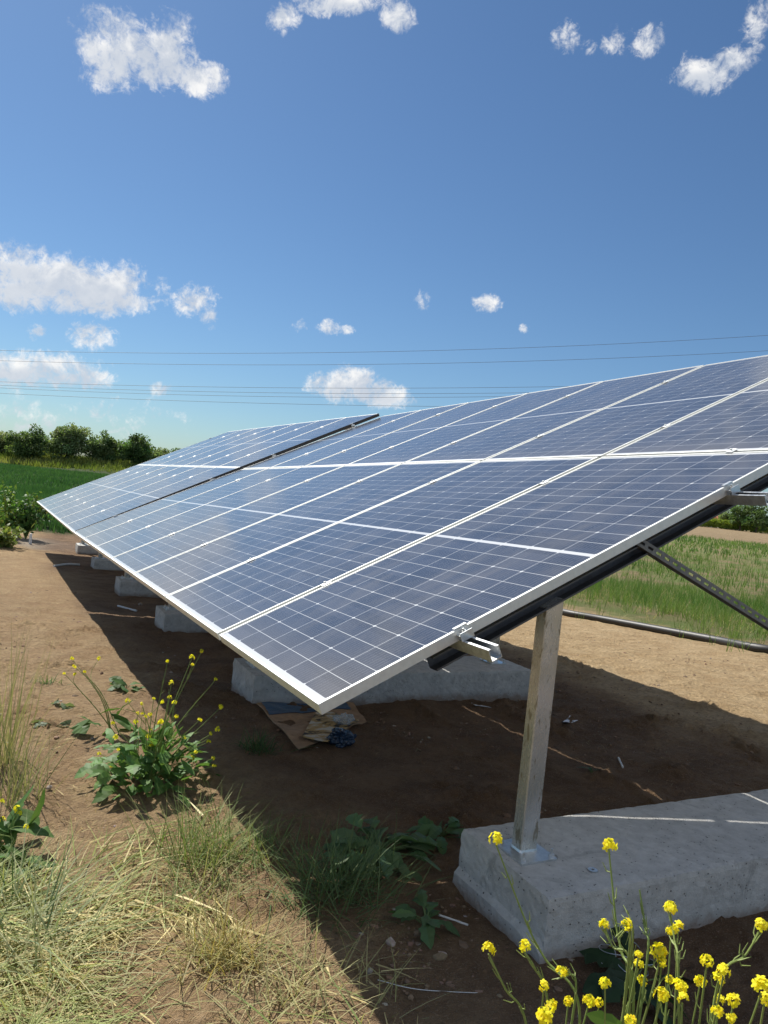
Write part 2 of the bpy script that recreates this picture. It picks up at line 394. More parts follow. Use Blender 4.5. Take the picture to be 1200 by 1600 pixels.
yard = mixc(t, sstep(t, wx, 3.8, 5.6), yard, sandy)
pale = mixc(t, fin, (.36, .31, .25), (.48, .42, .34))
px_ = mt(t, 'ADD', mt(t, 'POWER', mt(t, 'DIVIDE', mt(t, 'SUBTRACT', gx, 1.15), .75), 2.0), mt(t, 'POWER', mt(t, 'DIVIDE', mt(t, 'SUBTRACT', gy, 19.4), 1.5), 2.0))
yard = mixc(t, mt(t, 'MULTIPLY', sstep(t, mt(t, 'ADD', px_, mt(t, 'MULTIPLY', mid, .8)), 1.6, .7), .8), yard, pale)
shade_soil = mt(t, 'MULTIPLY', sstep(t, mt(t, 'ADD', gx, mt(t, 'MULTIPLY', mt(t, 'SUBTRACT', big, .5), 2.4)), .75, 1.6), sstep(t, mt(t, 'ADD', gx, mt(t, 'MULTIPLY', mt(t, 'SUBTRACT', big, .5), 3.0)), 5.4, 4.2))  # shade under the array deepened in the colour of its moist reddish soil
yard = mixc(t, mt(t, 'MULTIPLY', shade_soil, .75), yard, mixc(t, sstep(t, mid, .3, .72), (.110, .060, .036), (.255, .155, .096)))
yard = mixc(t, mt(t, 'MULTIPLY', sstep(t, fin, .35, .75), .55), yard, (.155, .094, .058))
yard = mixc(t, mt(t, 'MULTIPLY', sstep(t, grit, .54, .70), .6), yard, (.52, .42, .31))
depth = mt(t, 'ADD', mt(t, 'MULTIPLY', gx, .4529), mt(t, 'MULTIPLY', gy, .8910))
wob = mt(t, 'MULTIPLY', mt(t, 'SUBTRACT', mid, .5), 3.0)
leftc = mixc(t, mid, (.035, .055, .02), (.06, .085, .03))
rightc = mixc(t, sstep(t, big, .35, .65), (.25, .19, .105), (.14, .18, .055))
plough = mixc(t, sstep(t, noise(t, pos, .8, 5, .7), .3, .7), (.20, .145, .08), (.29, .215, .13))
farc = mixc(t, sstep(t, noise(t, pos, .02, 4), .4, .6), (.10, .12, .045), (.20, .17, .09))
left_m = sstep(t, mt(t, 'ADD', gy, wob), 21.6, 23.2)
right_m = sstep(t, mt(t, 'ADD', gx, wob), 8.9, 10.6)
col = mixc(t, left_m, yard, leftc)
right_all = mixc(t, sstep(t, mt(t, 'ADD', depth, wob), 84, 87), rightc, plough)
right_z = mt(t, 'MULTIPLY', right_m, sstep(t, mt(t, 'SUBTRACT', mt(t, 'MULTIPLY', gx, 1.0), mt(t, 'MULTIPLY', gy, .42)), -2.0, 1.0))
col = mixc(t, right_z, col, right_all)
col = mixc(t, sstep(t, depth, 205, 230), col, farc)
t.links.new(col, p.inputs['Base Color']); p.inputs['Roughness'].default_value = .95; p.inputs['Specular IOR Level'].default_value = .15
h = mt(t, 'ADD', mt(t, 'MULTIPLY', fin, 1.0), mt(t, 'ADD', mt(t, 'MULTIPLY', grit, .35), mt(t, 'MULTIPLY', mid, 1.2)))
bump(t, h, 1.0, .075, p)

# ------------------------------------------------------------------ the setting: ground, hills
def axis(lo, hi, step, ends, g=1.09):
    a = list(np.arange(lo, hi, step)); s = step; x = a[-1]
    while x < ends[1]: s *= g; x += s; a.append(x)
    s = step; x = a[0]; b = []
    while x > ends[0]: s *= g; x -= s; b.append(x)
    return np.array(b[::-1] + a)
xs = axis(-1.6, 5.2, .022, (-6000, 9000)); ys = axis(1.0, 8.5, .022, (-3000, 9000))
GX, GYm = np.meshgrid(xs, ys); Z = ground_z(GX, GYm); dd = np.hypot(GX, GYm)
k1 = np.clip(1.3 - dd / 22, 0, 1); k2 = np.clip(1.7 - dd / 10, 0, 1)
clod = np.clip(fbm(GX * 3.1, GYm * 3.1, 3, 31) * 1.8 + .15, .05, 1)
rut = np.clip(fbm(GX * 1.2 + 4, GYm * .35, 3, 71), -.3, .3)
Z = Z + k1 * .022 * fbm(GX * 4, GYm * 4, 3, 11) + k2 * (.045 * clod * np.abs(fbm(GX * 13, GYm * 13, 3, 21)) * 2 + .012 * fbm(GX * 17, GYm * 17, 2, 5) + .03 * rut * (GX > -9))
ny, nx = GX.shape
i = (np.arange(ny - 1)[:, None] * nx + np.arange(nx - 1)[None]).ravel()
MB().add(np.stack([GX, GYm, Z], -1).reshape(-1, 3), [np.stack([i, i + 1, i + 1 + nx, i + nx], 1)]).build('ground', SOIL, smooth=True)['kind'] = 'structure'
HILL = simple('hill_scrub', (.13, .15, .10), .95, 0, .2, .004)
az = np.linspace(-60, 120, 240); R0 = 5200
hh = 36 + 88 * np.exp(-((az - 17) / 8) ** 2) + 30 * fbm(az * .09, az * 0 + 3.3, 4, 9)
ax, ay = np.sin(np.radians(az)), np.cos(np.radians(az))
rows = []
for (r, z) in ((R0 - 900, -40), (R0 - 300, .55), (R0, 1.0), (R0 + 500, .6), (R0 + 1200, -40)):
    zz = hh * z if abs(z) <= 1 else np.full_like(hh, z)
    rows.append(np.stack([ax * r, ay * r, zz], -1))
V = np.array(rows); n_ = len(az); i = (np.arange(4)[:, None] * n_ + np.arange(n_ - 1)[None]).ravel()
MB().add(V.reshape(-1, 3), [np.stack([i, i + n_, i + n_ + 1, i + 1], 1)]).build('hills', HILL, smooth=True)['kind'] = 'structure'

# ------------------------------------------------------------------ the two tables of panels
def frame_mat(O, u, v):
    u = np.array(u, float); v = np.array(v, float); v /= np.linalg.norm(v); n = np.cross(v, u); n /= np.linalg.norm(n); u = np.cross(n, v)
    return Matrix([[v[i], u[i], n[i], O[i]] for i in range(3)] + [[0, 0, 0, 1]])
T1 = frame_mat((0.8989, 2.0744, 1.5 - .6592), (0, .99940, -.03471), (.90051, .01509, .43458))
T2 = frame_mat((0.9090, 10.27, 1.5 - .9520), (-.0104, .99983, -.01573), (.8948, .0164, .4462))
def tw(T, x, y, z=0): return np.array(T @ Vector((x, y, z)))

def make_panel():
    r = empty('solar_panel')
    b = MB(); w = .011
    def ring(x0, y0, x1, y1, z): return [(x0, y0, z), (x1, y0, z), (x1, y1, z), (x0, y1, z)]
    c = .0012
    v = ring(c, c, PL - c, PW - c, 0) + ring(w, w, PL - w, PW - w, 0) + ring(w, w, PL - w, PW - w, -.004) + \
        ring(0, 0, PL, PW, -c) + ring(0, 0, PL, PW, -PT) + ring(.028, .028, PL - .028, PW - .028, -PT) + ring(.028, .028, PL - .028, PW - .028, -PT + .002) + ring(w, w, PL - w, PW - w, -PT + .002)
    def strip(a, bb): return np.array([[a + i, a + (i + 1) % 4, bb + (i + 1) % 4, bb + i] for i in range(4)])
    b.add(v, [strip(0, 4), strip(4, 8), strip(12, 0), strip(16, 12), strip(20, 16), strip(24, 20), strip(28, 24), strip(8, 28)])
    b.build('frame', ALU, r)
    g = MB(); box(g, (.009, .009, -.0052), (PL - .009, PW - .009, -.0022)); g.build('cell_glass', CELL, r)
    k = MB(); box(k, (.010, .010, -.0072), (PL - .010, PW - .010, -.0056)); k.build('backsheet', BACK_M, r)
    return r
ORD = ['first', 'second', 'third', 'fourth', 'fifth', 'sixth', 'seventh']
proto = make_panel()
kids = list(proto.children); first = True
for T, tname in ((T1, 'near'), (T2, 'far')):
    for row in range(2):
        for i in range(7):
            if first: o = proto; first = False
            else:
                o = proto.copy(); C.objects.link(o)
                for ch in kids:
                    c = ch.copy(); C.objects.link(c); c.parent = o
            jz = random.uniform(-.0012, .0012)
            o.matrix_world = T @ Matrix.Translation((row * (PL + GAP), i * (PW + GAP) + ((-.006 if i == 0 else .008) if tname == 'near' else 0), jz)) @ Matrix.Rotation(random.uniform(-.0012, .0012), 4, 'X') @ Matrix.Rotation(random.uniform(-.0008, .0008), 4, 'Y')
            rn = 'lower' if row == 0 else 'upper'
            extra = ' at bare corner' if (tname, row, i) == ('near', 0, 0) else ''
            tag(o, f'{ORD[i]} solar panel from the near end, {rn} row of the {tname} table{extra}', 'solar panel', f'solar panels of the {tname} table')

# lipped channel rail (slot up) and its clamps
def channel(mb, p, q, w, h, th, lip, up, open_dir='up'):
    pr = [(-w/2, 0), (w/2, 0), (w/2, h), (w/2 - lip, h), (w/2 - lip, h - th), (w/2 - th, h - th), (w/2 - th, th), (-w/2 + th, th), (-w/2 + th, h - th), (-w/2 + lip, h - th), (-w/2 + lip, h), (-w/2, h)]
    bar(mb, p, q, pr, up, caps=False)
    # end faces as five butted quads
    p, q, up_ = (np.asarray(k, float) for k in (p, q, up)); d = (q - p) / np.linalg.norm(q - p); s = np.cross(d, up_); s /= np.linalg.norm(s); t_ = np.cross(s, d)
    P2 = np.array(pr)
    for e, flip in ((p, 0), (q, 1)):
        v = e + P2[:, :1] * s + P2[:, 1:] * t_
        fs = np.array([[0, 1, 6, 7], [1, 2, 5, 6], [2, 3, 4, 5], [0, 7, 8, 11], [8, 9, 10, 11]])
        mb.add(v, [fs if flip else fs[:, ::-1]])
RAILV = [.532, 1.860, PL + GAP + .50, PL + GAP + 1.80]
RNAME = ['lowest', 'second from bottom', 'second from top', 'topmost']
END = 7 * (PW + GAP) - GAP
def clamp_mid(parent, T, x, y):
    b = MB()
    th = np.linspace(-.5, .5, 9); ar = [(y + .019 * math.sin(q) / math.sin(.5), .0022 + .030 * (math.cos(q) - math.cos(.5))) for q in th]
    v = [(xx, yy_, z_) for xx in (x - .024, x + .024) for (yy_, z_) in ar]; i = np.arange(8)
    b.add(v, [np.stack([i, i + 9, i + 10, i + 1], 1), np.array([list(range(9))]), np.array([list(range(17, 8, -1))]), np.array([[0, 8, 17, 9]])])
    box(b, (x - .0215, y - .0085, -.030), (x + .0215, y + .0085, .0021))
    tube(b, [(x, y, .0060), (x, y, .0125)], .0055, 6)
    o = b.build('clamp', CLAMP_M, parent); return o
def clamp_end(parent, T, x, y, s):
    b = MB()   # Z-shaped end clamp beside the frame, lip over its top edge
    y1 = y + s * .0018
    def bx(x0, ya, z0, x1, yb, z1): box(b, (x0, min(ya, yb), z0), (x1, max(ya, yb), z1))
    bx(x - .025, y - s * .009, .0032, x + .025, y1 + s * .003, .0064)
    bx(x - .025, y1, -.0145, x + .025, y1 + s * .0032, .0030)
    bx(x - .0247, y1 + s * .0001, -.0178, x + .0247, y1 + s * .030, -.0147)
    bx(x - .025, y1 + s * .0270, -.0345, x + .025, y1 + s * .0302, -.0149)
    bx(x - .0247, y1 + s * .0270, -.0149, x + .0247, y1 + s * .0302, -.006)
    tube(b, [(x, y1 + s * .016, -.0146), (x, y1 + s * .016, -.0065)], .0075, 6)
    tube(b, [(x, y1 + s * .016, -.0065), (x, y1 + s * .016, .001)], .0038, 6)
    return b.build('end_clamp', GALV, parent)
for T, tname in ((T1, 'near'), (T2, 'far')):
    for j, xv in enumerate(RAILV):
        r = empty('mounting_rail', mat=T @ Matrix.Translation((0, 0, 0)))
        tag(r, f'{RNAME[j]} galvanised slotted rail carrying the {tname} table of panels', 'mounting rail', 'rails under the panels')
        y0 = -.17 if tname == 'near' else -.03
        y1 = END + (.03 if tname == 'near' else .14)
        b = MB(); channel(b, (xv, y0, -PT - .0415), (xv, y1, -PT - .0415), .041, .041, .0025, .0095, (0, 0, 1)); b.build('channel', GALV, r)
        for i in range(1, 7): clamp_mid(r, T, xv, i * (PW + GAP) - GAP / 2)
        if j == 2 and tname == 'near': clamp_mid(r, T, PL + GAP / 2, .31)
        clamp_end(r, T, xv, 0, -1); clamp_end(r, T, xv, END, 1)

b = MB(); M2 = np.array(T2); box(b, (.02, -.0075, -.040), (2 * PL + GAP - .01, -.0035, .006), M=M2)  # strip added only to darken the gap between the tables, no real part
o = b.build('added_dark_strip', simple('seam_dark', (.045, .045, .048), .7, 0, .1, 20)); tag(o, 'added dark strip darkening the seam between the near and the far table', 'added dark strip')

# concrete footings and the steel frames on them
FY = [2.135, 5.30, 8.42, 11.62, 14.85, 18.05]
def foot_top(y): return float(base_z(2.8, y)) + [.235, .225, .215, .20, .18, .17][FY.index(y)]
CWORD = ['nearest', 'second', 'third', 'fourth', 'fifth', 'farthest']
for k, y in enumerate(FY):
    bm = bmesh.new(); bmesh.ops.create_cube(bm, size=1)
    lx, ly = 2.40, .515
    zt = foot_top(y); zb = float(base_z(2.8, y)) - .10
    for v in bm.verts:
        v.co = Vector((v.co.x * lx, v.co.y * ly, zb if v.co.z < 0 else zt))
    res = 46 if k < 2 else 16
    ex = [e for e in bm.edges if abs(e.verts[0].co.x - e.verts[1].co.x) > 1]
    ey = [e for e in bm.edges if abs(e.verts[0].co.y - e.verts[1].co.y) > .3]
    ez = [e for e in bm.edges if abs(e.verts[0].co.z - e.verts[1].co.z) > .1]
    bmesh.ops.subdivide_edges(bm, edges=ex, cuts=res * 2, use_grid_fill=True)
    ey = [e for e in bm.edges if abs(e.verts[0].co.y - e.verts[1].co.y) > .3]
    bmesh.ops.subdivide_edges(bm, edges=ey, cuts=max(6, res // 2), use_grid_fill=True)
    ez = [e for e in bm.edges if abs(e.verts[0].co.z - e.verts[1].co.z) > .1]
    bmesh.ops.subdivide_edges(bm, edges=ez, cuts=max(5, res // 3), use_grid_fill=True)
    for v in bm.verts:
        x, yy, z = v.co; gl = (z - zt)
        top = abs(gl) < 1e-4; endx = abs(abs(x) - lx / 2) < 1e-4; endy = abs(abs(yy) - ly / 2) < 1e-4
        n = float(fbm(np.array([x * 9 + k * 7.7 + yy * 5]), np.array([z * 9 + yy * 9]), 3, 40 + k)[0])
        n3 = float(fbm(np.array([x * 30 + k * 3 + yy * 11]), np.array([z * 30 + yy * 23]), 2, 60 + k)[0])
        if endx: v.co.x += math.copysign(.006 * n + .010 * n3, x) * (0.3 if top else 1)
        if endy: v.co.y += math.copysign(.005 * n + .006 * n3, yy) * (0.3 if top else 1)
        if top: v.co.z += .003 * n
        if top and (endx or endy):
            v.co.z -= .001 + .010 * max(0, abs(n3) - .12) + .03 * max(0, n - .32)
            if endx: v.co.x -= math.copysign(.0015, x)
            if endy: v.co.y -= math.copysign(.0015, yy)
        # grout spilt under the shuttering spreads the foot
        h = z - float(base_z(2.8 + x, y))
        if k == 0 and h < .070 + .012 * n and endx and x < -.1:
            sp_ = .016 + .010 * n
            if endx: v.co.x += math.copysign(sp_, x)
            elif yy > 0 or x < -.9: v.co.y += math.copysign(sp_ * .5, yy)
    me = bpy.data.meshes.new('concrete_footing'); bm.to_mesh(me); bm.free(); me.materials.append(CONC)
    for pl in me.polygons: pl.use_smooth = False
    o = bpy.data.objects.new('concrete_footing', me); C.objects.link(o)
    o.location = (1.695 + lx / 2, y, 0)
    # tilt with the slope of the yard
    tag(o, f'{CWORD[k]} long grey concrete footing block under the panel tables, counted from the camera', 'footing', 'concrete footings under the panels')

RDEP0, RDEP1 = PT + .0425, PT + .0425 + .050
def support(T, yl, yw, k, tname):
    """one triangular steel frame: rafter, two posts, brace"""
    r = empty('support_frame', (1.78, yw, foot_top(yw)))
    tag(r, f'{CWORD[k]} galvanised steel support frame, standing on the {CWORD[k]} concrete footing', 'support frame', 'steel frames under the panels')
    inv = Matrix.Translation((-1.78, -yw, -foot_top(yw)))
    def L(x, y, z=0): return np.array(inv @ (T @ Vector((x, y, z))))
    nrm = np.array((T.to_3x3() @ Vector((0, 0, 1)))); al = np.array((T.to_3x3() @ Vector((0, 1, 0))))
    b = MB()
    # C section open toward the near end, web at the far side
    hgt = RDEP1 - RDEP0; wd = .05; th = .003
    pr = [(0, 0), (0, hgt), (wd, hgt), (wd, hgt - .006), (wd - th, hgt - .006), (wd - th, hgt - th), (th, hgt - th), (th, th), (wd - th, th), (wd - th, .007), (wd, .007), (wd, 0)]
    p0, p1 = L(.435, yl, -RDEP1), L(4.35, yl, -RDEP1)
    bar(b, p0, p1, pr, nrm, caps=False); b.build('rafter', DARKSTEEL, r)
    z0 = 0.0
    def post(xw, nm, w=.075, d=.058):
        # height where the rafter passes above
        yy = 2.182 - 2.135 + yw
        best = None
        for xv in np.linspace(.4, 4.5, 900):
            q = tw(T, xv, yl, -RDEP1)
            if best is None or abs(q[0] - xw) < best[0]: best = (abs(q[0] - xw), q)
        top = best[1][2] - foot_top(yw) + .03
        g = MB(); x0 = xw - 1.78; yo = yy - yw
        M = np.eye(4)
        v = []; c = .004
        oct_ = [(-w/2 + c, -d/2), (w/2 - c, -d/2), (w/2, -d/2 + c), (w/2, d/2 - c), (w/2 - c, d/2), (-w/2 + c, d/2), (-w/2, d/2 - c), (-w/2, -d/2 + c)]
        sl = top - .024; lean = .0
        for (a_, bb) in oct_: v.append((x0 + a_, yo + bb, .008))
        for (a_, bb) in oct_: v.append((x0 + a_, yo + bb + lean, sl + a_ * .48))
        i = np.arange(8); g.add(v, [np.stack([i, (i + 1) % 8, (i + 1) % 8 + 8, i + 8], 1), np.arange(8)[None, ::-1], np.arange(8, 16)[None]])
        pst = g.build('post', POST_M, r)
        g = MB(); box(g, (x0 - .084, yo - .100, .0005), (x0 + .074, yo + .075, .0078)); 
        pl = g.build('base_plate', GALV, pst)
        g = MB(); ringp = [(x0 + a_ * 1.09, yo + bb * 1.09, .0079) for a_, bb in oct_] + [(x0 + a_ * 1.005, yo + bb * 1.005, .016) for a_, bb in oct_]
        g.add(ringp, [np.stack([i, (i + 1) % 8, (i + 1) % 8 + 8, i + 8], 1)]); g.build('weld', GALV, pst)
        for (sx, sy) in ((-1, -1), (1, -1), (-1, 1), (1, 1)):
            g = MB(); bx_, by_ = x0 + sx * .062, yo - .012 + sy * .068
            tube(g, [(bx_, by_, .0079), (bx_, by_, .017)], .0105, 6); tube(g, [(bx_, by_, .017), (bx_, by_, .036)], .005, 8)
            g.build('anchor_bolt', GALV, pst)
        return pst, yo
    post(1.822, 'front'); _, yo = post(3.90, 'rear')
    # slotted brace from the rafter down to the rear post
    A = np.array([2.262 - 1.78, .055, 0]); 
    for xv in np.linspace(.4, 4.5, 900):
        q = tw(T, xv, yl, -RDEP1)
        if q[0] > 2.262: A[2] = q[2] - foot_top(yw) + .012; A[1] = q[1] - yw + .02; break
    dz = -.385 * (3.90 - 2.262)
    B = np.array([3.90 - 1.78, A[1], A[2] + dz]); A[1] = B[1] = 2.182 - 2.135 - .034
    d = (B - A) / np.linalg.norm(B - A); A = A - d * .10; Ln = np.linalg.norm(B - A); g = MB()
    upv = np.array([0, -1, 0.]); sd_ = np.cross(d, upv)
    # L angle, one leg facing the near side with slots
    nS = int(Ln / .05); hw = .0165
    for q in range(nS):
        a0, a1 = q * .05, (q + 1) * .05
        def quad(s0, s1, u0, u1):
            v = [A + d * u0 + sd_ * s0, A + d * u1 + sd_ * s0, A + d * u1 + sd_ * s1, A + d * u0 + sd_ * s1]
            v2 = [w_ - upv * .0025 for w_ in v]
            g.add(v + v2, [np.array([[0, 1, 2, 3], [7, 6, 5, 4], [0, 4, 5, 1], [2, 6, 7, 3], [1, 5, 6, 2], [3, 7, 4, 0]])])
        quad(-hw, -.005, a0, a1); quad(.005, hw, a0, a1); quad(-.005, .005, a0, a0 + .020)
    bar(g, A + sd_ * hw - upv * .003, B + sd_ * hw - upv * .003, [(0, -.0), (0, -.038), (-.003, -.038), (-.003, 0)], upv)
    g.build('brace', BRACE_M, r)

for k, y in enumerate(FY):
    T = T1 if k < 3 else T2
    inv = T.inverted(); yl = (inv @ Vector((2.0, y + .07, .9))).y
    if k == 0: yl = .115
    support(T, yl, y, k, 'near')

# loose bits on the nearest block: washer, chalk crumbs
zt1 = foot_top(FY[0])
g = MB(); a = np.linspace(0, 2 * math.pi, 17)[:-1]
v = [(math.cos(q) * r_, math.sin(q) * r_, z_) for (r_, z_) in ((.017, .0), (.017, .0025), (.006, .0025), (.006, 0)) for q in a]; i = np.arange(16); j = (i + 1) % 16
g.add(v, [np.stack([i + 16 * s_, j + 16 * s_, j + 16 * ((s_ + 1) % 4), i + 16 * ((s_ + 1) % 4)], 1) for s_ in range(4)])
o = g.build('washer', GALV); o.location = (1.975, 1.985, zt1 + .003); tag(o, 'small steel washer lying on the nearest concrete footing', 'washer')

# ------------------------------------------------------------------ wires across the sky
WIRES = [((0, 547.5), (600, 549.5), (1200, 524), 70, 'topmost of the thin power lines crossing the sky'),
         ((0, 563.5), (600, 569), (1200, 548), 70, 'second power line from the top crossing the sky'),
         ((0, 596.5), (600, 606.5), (880, 604), 120, 'third power line from the top, above the small round cloud base'),
         ((0, 602), (600, 615), (800, 614), 120, 'fourth power line from the top, just over its twin'),
         ((0, 606), (600, 621), (760, 620), 120, 'fifth power line from the top, second from the lowest'),
         ((0, 614.5), (600, 634), (680, 635), 120, 'lowest power line, meeting the panel tops at the seam')]
for (a, b, c, D, lab) in WIRES:
    P = []
    for q in (a, b, c):
        d = pix_dir(*q); P.append(CAM + d * D / (d @ -BACK))
    P = np.array(P); lat = P @ RIGHT; 
    co = [np.polyfit(lat, P[:, kk], 2) for kk in range(3)]
    ls = np.linspace(-D * 1.2, D * 1.2, 60)
    pts = np.stack([np.polyval(cq, ls) for cq in co], 1)
    g = MB(); tube(g, pts, .00022 * D, 5); o = g.build('power_line', WIRE_M, smooth=True, loc=pts[30]); tag(o, lab, 'power line', 'power lines crossing the sky')

# ------------------------------------------------------------------ vegetation
LEAFPROF = [.15, .75, 1.0, .72, .05]
def jitter(col, n, amp=.2, rg=rng):
    c = np.tile(np.asarray(col, float), (n, 1)); k = rg.uniform(1 - amp, 1 + amp, (n, 1)); h = rg.normal(0, amp * .25, (n, 3))
    return np.clip(c * k * (1 + h), 0.002, .95)
def sph(n, rg=rng):
    v = rg.normal(size=(n, 3)); return norm(v)

# tall crop behind the array (thin upright leaves, patchy)
def field_blades(mb, n, xr, yr, keep, lo, hi, wd, cols, lean=.25, per=5, spread=.05, drop=0.0):
    x = rng.uniform(*xr, n); y = rng.uniform(*yr, n); k = keep(x, y); x, y = x[k], y[k]; n = len(x)
    x = np.repeat(x, per) + rng.normal(0, spread, n * per); y = np.repeat(y, per) + rng.normal(0, spread, n * per); m = n * per
    P = np.stack([x, y, base_z(x, y) - .02 + 0.05 * np.clip(1.6 - np.hypot(x, y) / 30, 0, 1) * fbm(x * .6, y * .6, 3, 3)], 1)
    D = np.stack([rng.normal(0, lean, m), rng.normal(0, lean, m), np.ones(m)], 1)
    N = np.stack([rng.normal(size=m), rng.normal(size=m), np.full(m, -.3)], 1)
    tone = np.clip(.5 + 1.2 * fbm(x * .35, y * .35, 3, 77) + rng.normal(0, .25, m), 0, 1)[:, None]
    col = np.asarray(cols[0]) * (1 - tone) + np.asarray(cols[1]) * tone
    col = col * rng.uniform(.75, 1.25, (m, 1))
    blades(mb, P, D, N, rng.uniform(lo, hi, m), wd, rng.uniform(0, .35, m), col, seg=2)
def right_keep(lo, hi):
    def f(x, y):
        s = x * .4529 + y * .891; rho = np.clip((x - 8.6 + 1.3 * fbm(x * .5, y * .5, 2, 51)) / 3.0, 0, 1)
        patch = fbm(x * .22, y * .22, 3, 88) + .35 * fbm(x * 1.1, y * 1.1, 2, 13)
        return (s > lo) & (s < hi) & (x > 8.6) & (x > .42 * y - 1) & (rng.uniform(size=len(x)) < rho * np.clip(.8 + 1.4 * patch, .15, 1))
    return f
g = MB()
GR1, GR2 = (.085, .175, .038), (.17, .25, .065)
field_blades(g, 15000, (8.6, 26), (1, 22), right_keep(6, 22), .16, .42, .0042, (GR1, GR2), per=6)
field_blades(g, 2600, (8.4, 22), (1, 20), right_keep(6, 22), .10, .30, .0038, ((.42, .34, .17), (.52, .44, .24)), lean=.9, per=5)
field_blades(g, 22000, (12, 60), (0, 50), right_keep(22, 46), .22, .45, .010, (GR1, GR2), per=4, spread=.08)
field_blades(g, 16000, (25, 110), (0, 90), right_keep(46, 85), .25, .45, .03, (GR1, GR2), per=4, spread=.2)
tag(g.build('crop_field', GRASS), 'patchy green crop growing behind the panels on tan soil', 'crop', kind='stuff')
g = MB()
DK1, DK2 = (.045, .12, .035), (.075, .165, .05)
lk = lambda x, y: ((x * .4529 + y * .891) < 92 + 1.5 * fbm(x * .3, y * .3, 2, 4)) & (x < .42 * y - 1.5)
lk2 = lambda x, y: lk(x, y) & ((x * .4529 + y * .891) < 89)
field_blades(g, 16000, (-14, 12), (22.4, 45), lk, .25, .45, .016, (DK1, DK2), per=5, spread=.07)
field_blades(g, 24000, (-30, 36), (45, 110), lk2, .22, .38, .035, (DK1, DK2), per=4, spread=.15)
tag(g.build('green_field', GRASS), 'dark green crop field beyond the far end of the array', 'crop', kind='stuff')
# rough bank along its far edge
g = MB()
for _ in range(5):
    n = 5200; s_ = rng.uniform(91.5, 106, n); l_ = rng.uniform(-75, 8, n); x = .8910 * l_ + .4529 * s_; y = -.4529 * l_ + .8910 * s_
    P = np.stack([x, y, base_z(x, y) - .03], 1); D = np.stack([rng.normal(0, .35, n), rng.normal(0, .35, n), np.ones(n)], 1)
    tone = np.clip(.5 + 1.3 * fbm(x * .3, y * .3, 3, 78) + rng.normal(0, .2, n), 0, 1)[:, None]
    col = (np.array([.15, .21, .04]) * (1 - tone) + np.array([.30, .31, .09]) * tone) * rng.uniform(.75, 1.25, (n, 1))
    blades(g, P, D, rng.normal(size=(n, 3)), rng.uniform(.35, 1.0, n), .07, rng.uniform(0, .3, n), col, seg=2)
tag(g.build('bank_weeds', GRASS), 'yellow-green rough weeds on the bank in front of the trees', 'weeds', kind='stuff')

def crown_mesh(h, w, n_cl, n_lf, leaf, cols, seed, low=.12, narrow=.0, shape=None):
    rg = np.random.default_rng(seed); g = MB()
    dirs = sph(n_cl, rg); rad = rg.uniform(.35, 1.0, n_cl) ** .6
    ctr = dirs * rad[:, None] * np.array([w / 2, w / 2, h * (1 - low) / 2]) * .86
    lump = 1 + .8 * fbm(np.arctan2(dirs[:, 1], dirs[:, 0]) * 1.4 + seed, dirs[:, 2] * 2.2, 2, seed)
    ctr *= lump[:, None]; ctr[:, 2] += h * (1 + low) / 2
    cr = rg.uniform(.10, .20, n_cl) * w * (1.25 - .45 * rad)
    cc = jitter(cols[0], n_cl, .28, rg) * (1 - .0) + np.asarray(cols[1]) * rg.uniform(0, 1, (n_cl, 1)) * .6
    idx = np.repeat(np.arange(n_cl), n_lf); m = len(idx)
    q = sph(m, rg) * (rg.uniform(.25, 1.05, (m, 1)) ** .5) * cr[idx][:, None] * np.array([1, 1, .8])
    P = ctr[idx] + q
    D = norm(q + rg.normal(0, .6, (m, 3)) * cr[idx][:, None] + np.array([0, 0, -.25]) * cr[idx][:, None])
    N = norm(rg.normal(size=(m, 3)) + np.array([0, 0, .8]))
    blades(g, P, D, N, rg.uniform(.7, 1.3, m) * leaf, rg.uniform(.28, .42, m) * leaf, rg.uniform(0, .25, m), cc[idx] * rg.uniform(.7, 1.3, (m, 1)), seg=2, prof=[.3, 1, .15])
    return g, ctr
def tree(name, label, base, h, w, cols, seed, group, n_cl=46, n_lf=75, leaf=.24, low=.12):
    r = empty(name, base); tag(r, label, 'tree', group); rg = np.random.default_rng(seed + 500)
    g, ctr = crown_mesh(h, w, n_cl, n_lf, leaf, cols, seed, low); g.build('crown', TREELEAF, r)
    t = MB(); bend = rg.normal(0, .04 * h, 2)
    tp = spline([(0, 0, -.2), (bend[0] * .4, bend[1] * .4, h * .22), (bend[0], bend[1], h * .45), (bend[0] * 1.4, bend[1], h * .8)], 5)
    tube(t, tp, np.linspace(.035 * h, .008 * h, len(tp)), 8)
    for c in ctr[::4]:
        a = tp[int(rg.integers(4, len(tp) - 3))]; mid = (a + c) / 2 + rg.normal(0, .03 * h, 3)
        tube(t, spline([a, mid, c], 4), np.linspace(.013 * h, .003 * h, 9), 5)
    t.build('trunk', BARK, r); return r
DG, LG = (.085, .135, .05), (.14, .185, .075)
OL, OL2 = (.15, .185, .09), (.20, .225, .12)
